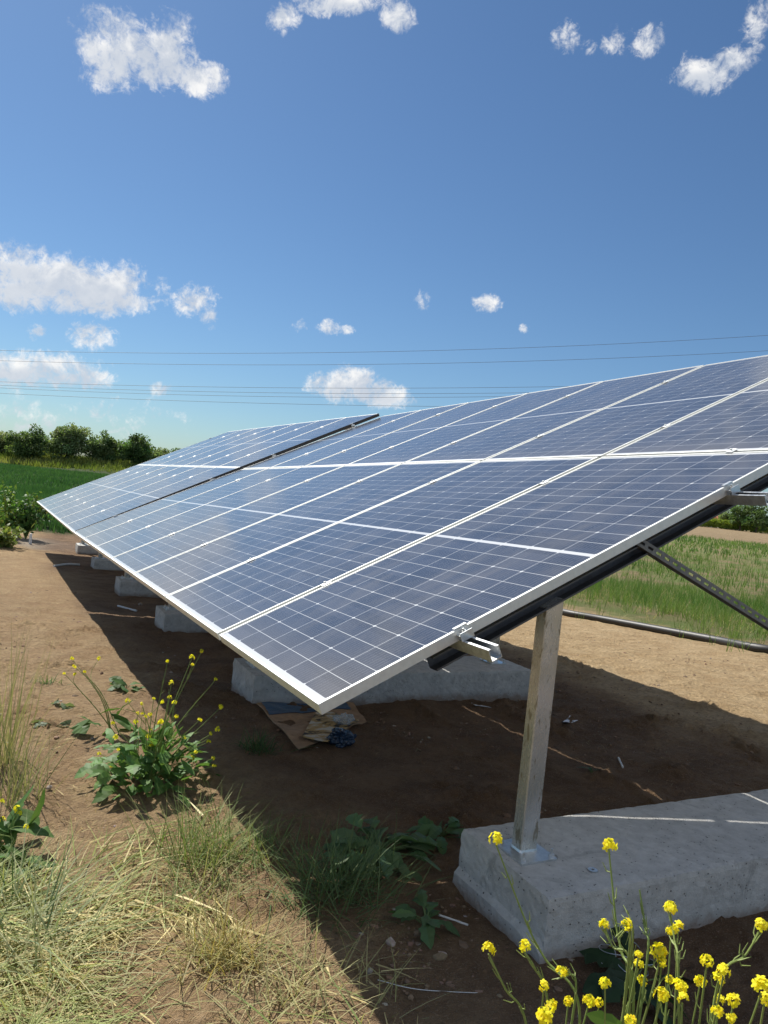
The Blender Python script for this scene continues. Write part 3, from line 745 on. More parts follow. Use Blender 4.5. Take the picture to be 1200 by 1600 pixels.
# px column, distance, top row in the photograph, width in px, colours, label
for q, (px, D, top, wpx, cols, lab) in enumerate([
    (-58, 112, 668, 90, (DG, LG), 'dark leafy tree at the very left edge behind the green field'),
    (6, 110, 679, 56, (OL, OL2), 'low grey-green tree leftmost behind the green field'),
    (44, 106, 672, 60, (DG, LG), 'wide dark tree just left of the tallest tree'),
    (76, 118, 697, 34, (OL, OL2), 'small pale tree squeezed behind two larger ones'),
    (107, 106, 657, 62, (OL, LG), 'tallest round tree behind the green field, gaps in its crown'),
    (160, 106, 682, 58, (DG, OL2), 'broad bushy tree right of the tallest tree'),
    (188, 112, 698, 30, (OL, OL2), 'slim pale tree between the bushy tree and the dark one'),
    (213, 104, 683, 52, (DG, DG), 'darkest tree, next to the top end of the far table'),
    (248, 116, 705, 36, (OL, LG), 'low shrubby tree where the treeline meets the panels'),
    (285, 118, 706, 60, (DG, LG), 'low tree mostly hidden behind the far end of the panels')]):
    b = far(px, D); sdep = b[0] * .4529 + b[1] * .891
    hz = 700 + .1026 * px; topz = 1.5 + (hz - top) / F * sdep
    h = topz - b[2] + .2; w = wpx / F * sdep * 1.0
    tree('field_tree', lab, b, h, w, cols, 20 + q, 'trees behind the green field', 74, 95, .25, .03)
# far trees, hedge and house seen under the near end of the array
for q, (px, D, top, wpx, cols, lab) in enumerate([
    (1136, 225, 799, 26, (OL, LG), 'pale feathery small tree beside the orange roof'),
    (1157, 218, 783, 30, (DG, LG), 'dark upright tree beyond the hedge, between two others'),
    (1182, 216, 787, 34, (DG, DG), 'round dark tree beyond the hedge, right of the upright one'),
    (1240, 225, 795, 40, (DG, LG), 'wide dark tree beyond the hedge, past the right edge'),
    (1085, 230, 792, 40, (OL, LG), 'tree beyond the hedge hidden behind the channel of the near frame')]):
    b = far(px, D); sdep = b[0] * .4529 + b[1] * .891
    hz = 700 + .1026 * px; h = 1.5 + (hz - top) / F * sdep - b[2]; w = wpx / F * sdep * 1.15
    tree('distant_tree', lab, b, h, w, cols, 60 + q, 'trees beyond the hedge', 50, 60, .42, .05)
g = MB(); n = 26000
lt = rng.uniform(60, 190, n); dp = 200 + rng.uniform(-1.6, 1.6, n); zz = rng.uniform(0, 1, n) ** .7 * (2.1 + .5 * fbm(lt * .2, lt * 0, 2, 6))
P = np.stack([.8910 * lt + .4529 * dp, -.4529 * lt + .8910 * dp, zz], 1); P[:, 2] += base_z(P[:, 0], P[:, 1])
blades(g, P, sph(n) + np.array([0, 0, .8]), sph(n), rng.uniform(.4, .8, n), .16, .2, jitter((.24, .31, .06), n, .25), seg=2, prof=[.4, 1, .1])
o = g.build('hedge', TREELEAF, loc=P.mean(0)); tag(o, 'long low yellow-green hedge at the far edge of the ploughed strip', 'hedge')
hb = far(1126, 232); r = empty('farm_house', hb); tag(r, 'small house with an orange tiled roof, far off beside the trees', 'house')
WALLM = simple('plaster', (.55, .50, .43), .9, 0, .06, 3); ROOFM = simple('roof_tiles', (.42, .17, .085), .85, 0, .15, 4)
g = MB(); box(g, (-4, -3, -.3), (4, 3, 2.2)); g.build('wall', WALLM, r)
g = MB(); g.add([(-4.4, -3.5, 2.21), (4.4, -3.5, 2.21), (4.4, 3.5, 2.21), (-4.4, 3.5, 2.21), (-4.4, 0, 3.9), (4.4, 0, 3.9)], [np.array([[0, 1, 5, 4], [2, 3, 4, 5], [0, 3, 2, 1]]), np.array([[0, 4, 3], [1, 2, 5]])]); g.build('roof', ROOFM, r)
g = MB(); box(g, (-.5, -3.06, 0), (.5, -3.01, 2)); g.build('door', simple('door_wood', (.16, .10, .06)), r)
for x in (-2.4, 2.4):
    g = MB(); box(g, (x - .5, -3.06, .9), (x + .5, -3.01, 1.8)); g.build('window', simple('dark_pane', (.04, .05, .06), .2), r)

# straw and flattened grass in the foreground
def straw(mb, n, dens, cols, Ls, wd, flat, seed, lift=.02):
    rg = np.random.default_rng(seed)
    x = rg.uniform(-2.2, 1.25, n * 3); y = rg.uniform(1.0, 5.2, n * 3); k = rg.uniform(size=n * 3) < dens(x, y); x, y = x[k][:n], y[k][:n]; m = len(x)
    th = 2.6 * fbm(x * .9, y * .9, 2, seed) * 2 + rg.normal(0, .55, m) + .6
    el = np.abs(rg.normal(0, flat, m))
    D = np.stack([np.cos(th) * np.cos(el), np.sin(th) * np.cos(el), np.sin(el)], 1)
    N = np.stack([rg.normal(0, .5, m), rg.normal(0, .5, m), np.ones(m)], 1)
    P = np.stack([x, y, ground_z(x, y) + rg.uniform(-.004, lift, m)], 1)
    tone = np.clip(.5 + 1.6 * fbm(x * 1.3, y * 1.3, 3, seed + 3) + rg.normal(0, .28, m), 0, 1)[:, None]
    c = np.asarray(cols[0]) * (1 - tone) + np.asarray(cols[1]) * tone
    blades(mb, P, D, N, rg.uniform(*Ls, m), rg.uniform(.5, 1.2, m) * wd, rg.uniform(-.05, .45, m) * np.sin(el + .25), c * rg.uniform(.7, 1.25, (m, 1)), seg=3)
edge_x = lambda y: 1.20 - .02 * y
def dens_main(x, y):
    d = np.clip((3.4 - y) / .9 + .9 * fbm(x * 1.1 + 3, y * 1.1, 3, 61) + np.clip(.25 - x, 0, 1) * 1.4, 0, 1)
    bare = np.clip(1.1 - 6.5 * np.clip(fbm(x * 1.5, y * 1.5, 3, 62) + .07, 0, 1), .02, 1)
    return d * bare * np.clip((edge_x(y) + .12 * fbm(x * 2, y * 2, 2, 5) - x) / .12, 0, 1)
def dens_thin(x, y): return np.clip(.55 - (y - 1) * .1 + .5 * fbm(x, y, 2, 15), 0, 1)
g = MB()
ST1, ST2, GN1 = (.42, .32, .13), (.66, .57, .29), (.16, .22, .06)
straw(g, 15000, dens_main, (ST1, ST2), (.06, .24), .0030, .12, 101, .035)
straw(g, 900, dens_main, ((.62, .52, .25), (.74, .66, .38)), (.12, .34), .0042, .07, 104, .05)
straw(g, 8500, dens_main, (GN1, (.36, .40, .15)), (.10, .32), .0026, .22, 102, .045)
straw(g, 5200, dens_thin, (ST1, ST2), (.02, .09), .0016, .08, 103, .008)
tag(g.build('dry_grass', GRASS), 'flattened straw and cut grass on the sunlit soil', 'dry grass', kind='stuff')
# bits of straw and grit in the yard under the panels
g = MB(); n = 5200
x = rng.uniform(1.1, 6.5, n); y = rng.uniform(1.0, 9, n)
P = np.stack([x, y, ground_z(x, y) + .004], 1); th = rng.uniform(0, 6.28, n)
blades(g, P, np.stack([np.cos(th), np.sin(th), rng.normal(0, .1, n)], 1), np.tile([0., 0, 1], (n, 1)), rng.uniform(.012, .07, n), .0013, .1, jitter((.40, .33, .21), n, .4), seg=2)
tag(g.build('straw_litter', GRASS), 'scattered bits of straw on the bare soil under the panels', 'straw', kind='stuff')
# pebbles and clods
m, t, p, o_ = material('pebble'); PEB = m
a = nd(t, 'ShaderNodeAttribute', attribute_name='Col').outputs['Color']; tc = nd(t, 'ShaderNodeTexCoord').outputs['Object']
t.links.new(mixc(t, noise(t, tc, 60, 4), a, (.16, .10, .065)), p.inputs['Base Color']); p.inputs['Roughness'].default_value = .95
def stones(mb, P, R, cols, seed):
    rg = np.random.default_rng(seed); n = len(P)
    ico = bmesh.new(); bmesh.ops.create_icosphere(ico, subdivisions=1, radius=1); bv = np.array([v.co for v in ico.verts]); bf = np.array([[v.index for v in f.verts] for f in ico.faces]); ico.free()
    V = bv[None] * (1 + rg.uniform(-.28, .28, (n, len(bv), 1))) * rg.uniform(.6, 1.25, (n, 1, 3)) * np.array([1, 1, .65])
    a_ = rg.uniform(0, 6.28, n); ca, sa = np.cos(a_)[:, None], np.sin(a_)[:, None]
    V = np.stack([V[..., 0] * ca - V[..., 1] * sa, V[..., 0] * sa + V[..., 1] * ca, V[..., 2]], -1) * R[:, None, None] + P[:, None]
    f = (bf[None] + np.arange(n)[:, None, None] * len(bv)).reshape(-1, 3)
    mb.add(V.reshape(-1, 3), [f], np.repeat(cols, len(bv), 0))
g = MB(); n = 9000
R0_ = rng.lognormal(-5.5, .6, n); big_ = rng.uniform(size=n) < .07; R0_[big_] = rng.lognormal(-4.5, .38, int(big_.sum()))
x = np.concatenate([rng.uniform(-2, 8, n), rng.normal(1.38, .16, 500), rng.normal(2.5, .8, 380)]); y = np.concatenate([rng.uniform(1, 12, n), rng.normal(2.15, .28, 500), rng.normal(4.4, .22, 380)])
R = np.concatenate([R0_, rng.lognormal(-5.1, .5, 500), rng.lognormal(-5.1, .45, 380)])
P = np.stack([x, y, ground_z(x, y) + R * .1], 1)
cs = jitter((.25, .165, .105), len(P), .28); kk = rng.uniform(size=len(P)) < .12; cs[kk] = jitter((.46, .42, .37), int(kk.sum()), .2)
stones(g, P, R, cs, 5)
tag(g.build('pebbles', PEB), 'small clods and pebbles strewn over the brown soil', 'pebbles', kind='stuff')

# ---- mustard and other plants
YEL = (.92, .80, .05)
def flower_cluster(parent, c, r, n=13, seed=0):
    rg = np.random.default_rng(seed); g = MB()
    d = sph(n, rg); d[:, 2] = np.abs(d[:, 2]) * 1.1 - .25; d = norm(d); o = d * r * rg.uniform(.5, 1.15, (n, 1)) * np.array([1, 1, 1.15])
    D = []; P = []; N = []
    for k in range(n):
        s = norm(np.cross(d[k], [.3, .2, 1.])); u_ = np.cross(d[k], s)
        for q in range(4):
            a = q * math.pi / 2 + k; w_ = s * math.cos(a) + u_ * math.sin(a)
            P.append(o[k]); D.append(w_ + d[k] * .45); N.append(d[k])
    m = len(P)
    blades(g, np.array(P), np.array(D), np.array(N), r * .66, r * .25, .25, jitter(YEL, m, .14, rg), seg=2, prof=[.35, 1, .75])
    b = sph(7, rg) * r * .32 + np.array([0, 0, r * .55])
    for q in b: blades(g, np.tile(q, (3, 1)), np.array([[.3, 0, 1], [-.2, .3, 1], [0, -.3, 1]]), sph(3, rg), r * .5, r * .16, 0, jitter((.50, .50, .05), 3, .1, rg), seg=2, prof=[.6, 1, .3])
    o_ = g.build('flower_cluster', PETAL, parent); o_.location = tuple(map(float, c)); return o_
def stem_path(mb, pts, r0, r1, col=(.20, .26, .07)):
    sp_ = spline(pts, 8); rr = np.linspace(r0, r1, len(sp_)); tube(mb, sp_, rr, 6, jitter(col, 1, .12)[0]); return sp_
def pods(mb, sp_, n, L, rg, lo=.45, hi=.97):
    for u in rg.uniform(lo, hi, n):
        k = int(u * (len(sp_) - 2)); a = sp_[k]; ax = norm(sp_[k + 1] - sp_[k]); d = norm(ax * .8 + rg.normal(0, .6, 3)); e = norm(ax + d * .3)
        tube(mb, np.array([a, a + d * L * .35, a + d * L * .45 + e * L * .55]), [.0006, .0010, .0005], 4, (.24, .30, .09))
def plant_leaves(parent, P, D, L, W, col, seed, name='leaves', curl=.35, mat=None):
    g = MB(); rg = np.random.default_rng(seed); n = len(P)
    N = norm(rg.normal(0, .35, (n, 3)) + np.array([0, 0, 1.]))
    # two halves, slightly folded and with a wavy toothed edge
    a = np.linspace(0, 1, 9); prof = np.array([.06, .38, .62, .70, 1.0, .80, .92, .55, .03])
    D = norm(D); s = norm(np.cross(D, N)); N = np.cross(s, D); cu = rg.uniform(.5, 1.3, n) * curl
    for sg in (-1, 1):
        wv = prof[None] * (1 + rg.uniform(-.22, .22, (n, 9)))
        ctr = P[:, None] + L[:, None, None] * (a[None, :, None] * D[:, None] - (cu[:, None] * a[None] ** 2)[..., None] * N[:, None])
        ed = ctr + sg * (W[:, None] * wv)[..., None] * (s[:, None] + N[:, None] * (.28 + rg.normal(0, .13, (n, 9)))[..., None])
        v = np.stack([ctr, ed], 2).reshape(-1, 3)
        b = np.arange(n)[:, None] * 18; k = 2 * np.arange(8)[None]
        f = np.stack([b + k, b + k + 1, b + k + 3, b + k + 2], -1).reshape(-1, 4)
        if sg < 0: f = f[:, ::-1]
        g.add(v, [f], np.repeat(jitter(col, n, .22, rg), 18, 0))
    return g.build(name, mat or LEAF, parent)

# foreground mustard: heads traced as bearings, each on its own stem from a root in the soil
def fore_mustard(lab, root_px, D0, heads, seed, bare=()):
    rg = np.random.default_rng(seed)
    d = pix_dir(root_px, 1500); hh = d[:2] / np.hypot(*d[:2]); root = np.array([hh[0] * D0, hh[1] * D0, 0]); root[2] = float(ground_z(root[0], root[1])) - .01
    r = empty('mustard_plant', root); tag(r, lab, 'flowering plant', 'yellow mustard plants')
    g = MB(); lv = []
    fork = np.array([0, 0, .34]) + rg.normal(0, .01, 3)
    stem_path(g, [(0, 0, 0), tuple(fork * .5 + rg.normal(0, .01, 3)), tuple(fork)], .0055, .0042)
    def pt(px, py, D):
        q = pix_dir(px, py); return CAM + q * D / np.hypot(q[0], q[1]) - root
    for k, hd in enumerate(heads):
        px, py, sz, dd, via = hd
        D = D0 + dd; top = pt(px, py, D)
        mids = [pt(a, b, D0 + dd * f_) for (a, b, f_) in via]
        start = fork + rg.normal(0, .012, 3) * np.array([1, 1, 3])
        low = start * .45 + (mids[-1] if mids else top) * .55 + rg.normal(0, .012, 3)
        sp_ = stem_path(g, [start, low] + mids[::-1] + [top - np.array([0, 0, .006])], .0026, .0012)
        pods(g, sp_, int(6 + top[2] * 6), .022, rg)
        if sz > 0: flower_cluster(r, top, 0.0074 * sz * D / 1.1, 14, seed * 100 + k)
        for q in range(int(rg.uniform() < .55)):
            i = int(rg.integers(6, len(sp_) // 2)); lv.append(sp_[i])
    g.build('stems', STEM, r)
    lv = np.array(lv + [fork * .3, fork * .6, fork * .45, fork * .8]); n = len(lv); Dv = sph(n, rg); Dv[:, 2] = np.abs(Dv[:, 2]) * .5
    plant_leaves(r, lv, Dv, rg.uniform(.04, .10, n), rg.uniform(.008, .02, n), (.075, .14, .035), seed)
fore_mustard('tall mustard plant with one long bent stem before the left end of the concrete', 905, 1.15, [
    (775, 1312, 1.05, .06, [(823, 1443, .8), (853, 1500, .6), (905, 1575, .3)]), (764, 1484, 1.05, -.05, [(790, 1546, .8), (822, 1600, .5)]),
    (819, 1479, 1.0, .02, [(835, 1512, .8), (856, 1568, .5)]), (877, 1518, .95, .0, [(900, 1548, .7)]), (850, 1541, .85, -.03, []), (888, 1565, .8, .05, []),
    (861, 1573, 1.05, -.06, []), (850, 1589, 1.35, -.08, []), (920, 1564, 1.1, .03, []), (936, 1567, .7, .04, []), (944, 1690, .8, 0, [])], 301)
fore_mustard('mustard plant with the tallest straight stem in front of the concrete footing', 985, 1.12, [
    (952, 1321, 1.1, .10, [(957, 1385, .9), (963, 1445, .7), (972, 1490, .5), (990, 1545, .3)]), (944, 1446, .85, .04, [(958, 1480, .7), (985, 1520, .4)]),
    (978, 1446, .9, -.02, [(984, 1480, .7)]), (998, 1491, .6, .0, []), (998, 1507, .7, .02, []), (1003, 1533, .75, .05, []), (946, 1538, .9, -.06, []),
    (1030, 1489, 1.25, .06, [(1024, 1530, .7)]), (1034, 1503, .8, .05, []), (1033, 1557, 1.15, -.05, []), (985, 1596, .9, -.1, []),
    (1000, 1384, 0, .08, [(1008, 1450, .8), (1010, 1510, .5)]), (981, 1416, 0, .05, [(988, 1480, .7)]), (1046, 1531, .65, .1, [])], 302)
fore_mustard('spreading mustard plant at the bottom right corner with many flower heads', 1100, 1.10, [
    (1048, 1420, 1.1, .12, [(1054, 1470, .8), (1060, 1530, .5)]), (1060, 1449, .85, .1, []), (1049, 1455, .75, .13, []),
    (1189, 1446, .95, .06, [(1165, 1492, .8), (1120, 1545, .5)]), (1105, 1502, .9, .0, []), (1131, 1518, 1.0, -.03, []), (1122, 1529, .9, .02, []),
    (1063, 1542, 1.1, .0, []), (1067, 1560, .8, -.02, []), (1094, 1534, .95, .05, []), (1124, 1564, .85, .1, []), (1146, 1565, 1.0, .05, []), (1190, 1544, 1.3, -.08, []),
    (1195, 1562, .9, -.06, []), (1121, 1581, .85, -.05, []), (1143, 1591, .75, .0, []), (1235, 1480, 1, .1, []), (1215, 1600, 1, -.1, [])], 303)

# mustard clump at the edge of the shadow
def clump(lab, base, h, w, n_stem, n_leaf, seed, col=(.075, .145, .035), heads=True, name='mustard_plant', cat='flowering plant', group='yellow mustard plants', tops=None, leafL=(.10, .2)):
    rg = np.random.default_rng(seed); r = empty(name, base); tag(r, lab, cat, group); g = MB()
    ends = []
    for k in range(n_stem):
        if tops is not None and k < len(tops): e = np.array(tops[k]) - base
        else:
            a = rg.uniform(0, 6.28); e = np.array([math.cos(a) * w * rg.uniform(.2, 1), math.sin(a) * w * rg.uniform(.2, .8), h * rg.uniform(.45, 1)])
        sp_ = stem_path(g, [rg.normal(0, .02, 3) * [1, 1, 0], e * [.35, .35, .5] + rg.normal(0, .02, 3), e], .004, .0013); pods(g, sp_, 5, .03, rg); ends.append(e)
        for _ in range((k % 3 == 0) if heads else 0):
            i = int(rg.uniform(.55, .85) * len(sp_)); b = sp_[i]; e2 = b + np.array([rg.normal(0, .06), rg.normal(0, .06), rg.uniform(.03, .12)])
            stem_path(g, [b, (b + e2) / 2 + rg.normal(0, .01, 3), e2], .0016, .001); ends.append(e2)
    g.build('stems', STEM, r)
    if heads:
        for k, e in enumerate(ends[:95]): flower_cluster(r, e, rg.uniform(.007, .0115), 8, seed * 50 + k)
    if n_leaf:
        P = rg.normal(0, 1, (n_leaf, 3)) * np.array([w * .33, w * .28, 0]); P[:, 2] = rg.uniform(.02, .55, n_leaf) * h * np.exp(-(P[:, 0] / w) ** 2)
        D = norm(P * [1, 1, .1] + rg.normal(0, .12, (n_leaf, 3)) + np.array([0, 0, .12]))
        plant_leaves(r, P, D, rg.uniform(*leafL, n_leaf), rg.uniform(.16, .3, n_leaf) * rg.uniform(leafL[0], leafL[1], n_leaf), col, seed + 9, curl=.5)
    return r
def above(px, py, base):
    d = pix_dir(px, py); n_ = np.array([.4529, .891]); t = (base[:2] @ n_) / (d[:2] @ n_); return CAM + d * t
b0 = at(232, 1228)
clump('leafy mustard clump with yellow flowers at the edge of the shadow', b0, .45, .30, 30, 210, 401, col=(.12, .22, .06), leafL=(.05, .13),
      tops=[above(x_, y_, b0) for x_, y_ in ((315, 1018), (262, 1033), (300, 1028), (268, 1068), (337, 1062), (345, 1105), (340, 1140), (333, 1185), (312, 1125), (290, 1155), (265, 1090), (240, 1092), (222, 1100), (215, 1115), (300, 1185), (335, 1197), (250, 1130), (155, 1178), (210, 1208), (275, 1120), (232, 1150))])
b1 = at(172, 1150)
clump('thin mustard stem with a bent stalk and big lower leaves, left of the leafy clump', b1, .4, .10, 4, 9, 402,
      tops=[above(x_, y_, b1) for x_, y_ in ((112, 1029), (132, 1050), (116, 1042), (100, 1052))])
b2 = at(5, 1330)
clump('small yellow-flowered sprig at the left edge of the straw', b2, .16, .09, 5, 14, 403)

# grass tufts
def tuft(lab, base, n, L, wd, lean, cols, seed, name='grass_tuft', cat='grass tuft', group='grass tufts', rad=.06, curl=(.1, .6)):
    rg = np.random.default_rng(seed); g = MB()
    P = rg.normal(0, rad, (n, 3)) * [1, 1, 0]; D = np.stack([rg.normal(0, lean, n), rg.normal(0, lean, n), np.ones(n)], 1) + P * [2, 2, 0]
    N = np.stack([-D[:, 0], -D[:, 1], np.full(n, .6)], 1) + rg.normal(0, .3, (n, 3))
    mixv = rg.uniform(0, 1, (n, 1)); c = np.asarray(cols[0]) * (1 - mixv) + np.asarray(cols[1]) * mixv
    blades(g, P, D, N, rg.uniform(.5, 1, n) * L, wd, rg.uniform(*curl, n), c, seg=4)
    o = g.build(name, GRASS); o.location = tuple(map(float, base)); tag(o, lab, cat, group); return o
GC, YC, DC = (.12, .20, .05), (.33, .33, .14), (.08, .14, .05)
tuft('green grass tuft between the mustard clump and the shadow edge', at(318, 1345), 260, .34, .0022, .55, (GC, YC), 1, rad=.09)
tuft('grass tuft reaching into the shadow edge below the mustard clump', at(400, 1345), 170, .24, .0022, .8, (GC, YC), 2, rad=.08)
tuft('low green grass tuft mid bottom among the straw', at(330, 1400), 130, .2, .0024, .9, (GC, (.4, .36, .18)), 3, rad=.1)
tuft('yellowing grass tuft near the bottom edge, roots showing', at(345, 1500), 210, .26, .002, .8, ((.40, .30, .11), YC), 4, rad=.06)
tuft('fan of long green blades lying at the lower left', at(30, 1470), 170, .42, .003, 1.3, ((.14, .2, .09), (.36, .36, .2)), 5, rad=.09)
tuft('swath of pale long grass at the bottom left corner', at(60, 1575), 240, .38, .0024, 1.6, ((.42, .38, .2), (.25, .28, .11)), 6, rad=.14)
tuft('green tuft by the left edge among straw', at(25, 1400), 130, .24, .0026, 1.0, ((.08, .15, .04), YC), 7, rad=.08)
tuft('upright dry tuft at the left edge with long seed stalks', at(4, 1195), 70, .78, .0022, .15, ((.2, .22, .09), (.38, .34, .18)), 8, rad=.04, curl=(0, .2))
tuft('loose green tuft with thin stalks at the left edge above the straw', at(22, 1245), 90, .42, .0022, .3, ((.16, .2, .07), (.38, .36, .17)), 14, rad=.07, curl=(0, .4))
tuft('pale straw tuft at the bottom middle near the shadow edge', at(480, 1570), 200, .24, .002, 1.1, ((.46, .40, .22), YC), 9, rad=.12)
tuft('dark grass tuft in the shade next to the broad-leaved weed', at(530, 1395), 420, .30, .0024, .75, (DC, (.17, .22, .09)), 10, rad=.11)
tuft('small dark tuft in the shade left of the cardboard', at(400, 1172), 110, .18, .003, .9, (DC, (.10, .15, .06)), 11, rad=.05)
tuft('small green tuft on the open soil left of the first shadow', at(70, 1070), 50, .11, .003, 1.0, (GC, DC), 12, rad=.05)
# broad-leaved weeds
def weed(lab, base, n, L, seed, col, rad=.08, up=.35, group='broad-leaved weeds'):
    rg = np.random.default_rng(seed); r = empty('broadleaf_weed', base); tag(r, lab, 'weed', group)
    a = rg.uniform(0, 6.28, n); P = np.stack([np.cos(a), np.sin(a), 0 * a], 1) * rg.uniform(.1, 1, (n, 1)) * rad; P[:, 2] = rg.uniform(.02, .12, n) * L * 4
    D = np.stack([np.cos(a), np.sin(a), rg.uniform(0, up * 2, n)], 1)
    plant_leaves(r, P, D, rg.uniform(.55, 1, n) * L, rg.uniform(.16, .27, n) * L, col, seed, curl=.55)
    g = MB()
    for q in P: stem_path(g, [(0, 0, -.005), tuple(q * [.5, .5, .7]), tuple(q)], .003, .002, (.12, .17, .06))
    g.build('stems', STEM, r)
weed('large broad-leaved weed in the shade between shadow edge and nearest footing', at(590, 1340), 60, .145, 21, (.13, .21, .095), .16)
weed('wilted weed lying near the left end of the nearest footing', at(690, 1312), 12, .13, 22, (.09, .16, .065), .07)
weed('drooping weed stalk at the foot of the large shaded weed', at(665, 1450), 12, .11, 23, (.10, .17, .07), .06)
weed('small rosette weed on the open soil above the mustard clump', at(198, 1082), 14, .13, 24, (.10, .17, .06), .04, .5)
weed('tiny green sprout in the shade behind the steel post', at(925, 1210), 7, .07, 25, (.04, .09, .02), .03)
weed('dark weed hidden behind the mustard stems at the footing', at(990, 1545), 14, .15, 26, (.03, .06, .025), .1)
weed('low leafy weed at the left edge of the straw', at(18, 1360), 12, .1, 27, (.08, .16, .04), .06)
weed('flat grey-green weed on the soil near the left edge', at(95, 1108), 10, .09, 28, (.13, .17, .09), .06, .1)
weed('small flat weed left of the mustard clump', at(85, 1140), 9, .09, 29, (.12, .16, .08), .06, .1)
# leafy weeds at the far end of the array
def bush(lab, base, h, w, n, seed, cols):
    rg = np.random.default_rng(seed); r = empty('weed_bush', base); tag(r, lab, 'weed bush', 'leafy weeds by the end of the array')
    g = MB(); t_ = []
    for k in range(16):
        a = rg.uniform(0, 6.28); e = np.array([math.cos(a) * w * rg.uniform(.1, .5), math.sin(a) * w * rg.uniform(.1, .5), h * rg.uniform(.6, 1)])
        t_.append(stem_path(g, [(0, 0, 0), e * [.4, .4, .5], e], .012, .004))
    g.build('stems', STEM, r)
    T_ = np.concatenate([q[4:] for q in t_]); i = rg.integers(0, len(T_), n); P = T_[i] + rg.normal(0, .07, (n, 3)) * [1, 1, .6]
    D = sph(n, rg) + [0, 0, .3]; c = jitter(cols[0], n, .3, rg); k = rg.uniform(size=n) < .25; c[k] = jitter(cols[1], int(k.sum()), .2, rg)
    g = MB(); blades(g, P, D, norm(rg.normal(0, .5, (n, 3)) + [0, 0, 1]), rg.uniform(.08, .17, n), rg.uniform(.025, .05, n), .35, c, seg=3, prof=[.3, 1, .8, .05]); g.build('foliage', LEAF, r)
for px, py, h, w, lab, cols in ((8, 838, 1.25, 1.5, 'tall bright green weed bush at the left edge', ((.095, .19, .035), (.20, .26, .05))), (40, 842, 1.0, .9, 'dark green weed bush beside the tip of the far table', ((.06, .13, .035), (.10, .18, .04))),
    (62, 822, .75, .7, 'yellowing weed bush right under the far tip of the table', ((.16, .22, .05), (.35, .30, .08))), (-55, 850, 1.2, 1.8, 'weed bush past the left edge of the picture', ((.09, .17, .035), (.16, .22, .05))), (5, 855, .4, 1.1, 'low yellow-green weeds in front of the tall bush', ((.22, .26, .07), (.14, .2, .05)))):
    bush(lab, at(px, py), h, w, 420, 700 + px, cols)

# ------------------------------------------------------------------ hose, litter
hp = [at(1900, 1060), at(1600, 1058), at(1330, 1035), at(1200, 1021), at(1110, 1004), at(1000, 983), at(940, 972), at(885, 962), at(840, 950), at(760, 930), at(640, 900), at(480, 870)]
hp = [q + np.array([0, 0, .045]) for q in hp]
g = MB(); tube(g, spline(hp, 10), .062, 16); o = g.build('irrigation_pipe', PIPE_M, smooth=True, loc=hp[3]); tag(o, 'thick black irrigation pipe lying along the edge of the crop', 'pipe')

def sheet(name, mat, pts, lift, seed, thick=.003, wave=.02, res=14, col=None, parent=None):
    """a thin warped sheet with real thickness; pts = four ground corners"""
    a, b, c, d = (np.asarray(q, float) for q in pts); u = np.linspace(0, 1, res); U, V_ = np.meshgrid(u, u)
    U, V_ = U[..., None], V_[..., None]
    P = a * (1 - U) * (1 - V_) + b * U * (1 - V_) + c * U * V_ + d * (1 - U) * V_
    P = P.reshape(-1, 3).copy(); P[:, 2] = ground_z(P[:, 0], P[:, 1]) + lift + wave * (fbm(P[:, 0] * 5 + seed, P[:, 1] * 5, 3, seed) + .3)
    n = len(P); i = (np.arange(res - 1)[:, None] * res + np.arange(res - 1)[None]).ravel()
    f = np.stack([i, i + 1, i + 1 + res, i + res], 1)
    ring = np.concatenate([np.arange(res), np.arange(1, res) * res + res - 1, (res - 1) * res + np.arange(res - 2, -1, -1), np.arange(res - 2, 0, -1) * res])
    rj = np.roll(ring, -1); side = np.stack([ring, ring + n, rj + n, rj], 1)
    g = MB(); g.add(np.concatenate([P, P - [0, 0, thick]]), [f, f[:, ::-1] + n, side], col)
    return g.build(name, mat, parent, smooth=False, loc=None if parent else P.mean(0))
# cardboard with a strip of blue film
cb = sheet('cardboard', CARD, [at(400, 1103), at(466, 1178), at(572, 1133), at(548, 1095)], .012, 3, .005, .03); tag(cb, 'sheet of brown cardboard lying under the near corner of the array', 'cardboard')
FILM = simple('blue_film', (.035, .085, .16), .35, 0, .1, 12)
bf = sheet('film_strip', FILM, [at(408, 1104), at(420, 1122), at(548, 1112), at(535, 1098)], .0175, 3, .002, .03)
bf.parent = cb; bf.matrix_parent_inverse = Matrix.Translation(-Vector(cb.location))
m, t, p, o_ = material('stained_paper'); STAIN = m
tc = nd(t, 'ShaderNodeTexCoord').outputs['Object']; mp = nd(t, 'ShaderNodeMapping', ins={0: tc, 2: (0, 0, .5), 3: (4, 7, 3)}).outputs[0]
n_ = noise(t, mp, 1.6, 5, .6, .8)
cc = mixc(t, sstep(t, n_, .38, .5), (.035, .03, .025), (.42, .28, .11)); cc = mixc(t, sstep(t, n_, .50, .58), cc, (.50, .46, .38)); t.links.new(cc, p.inputs['Base Color']); p.inputs['Roughness'].default_value = .85
sp_ = sheet('paper_sack', STAIN, [at(470, 1163), at(510, 1172), at(560, 1135), at(497, 1120)], .04, 8, .004, .03, 18); tag(sp_, 'stained torn paper sack lying on the cardboard', 'paper sack')
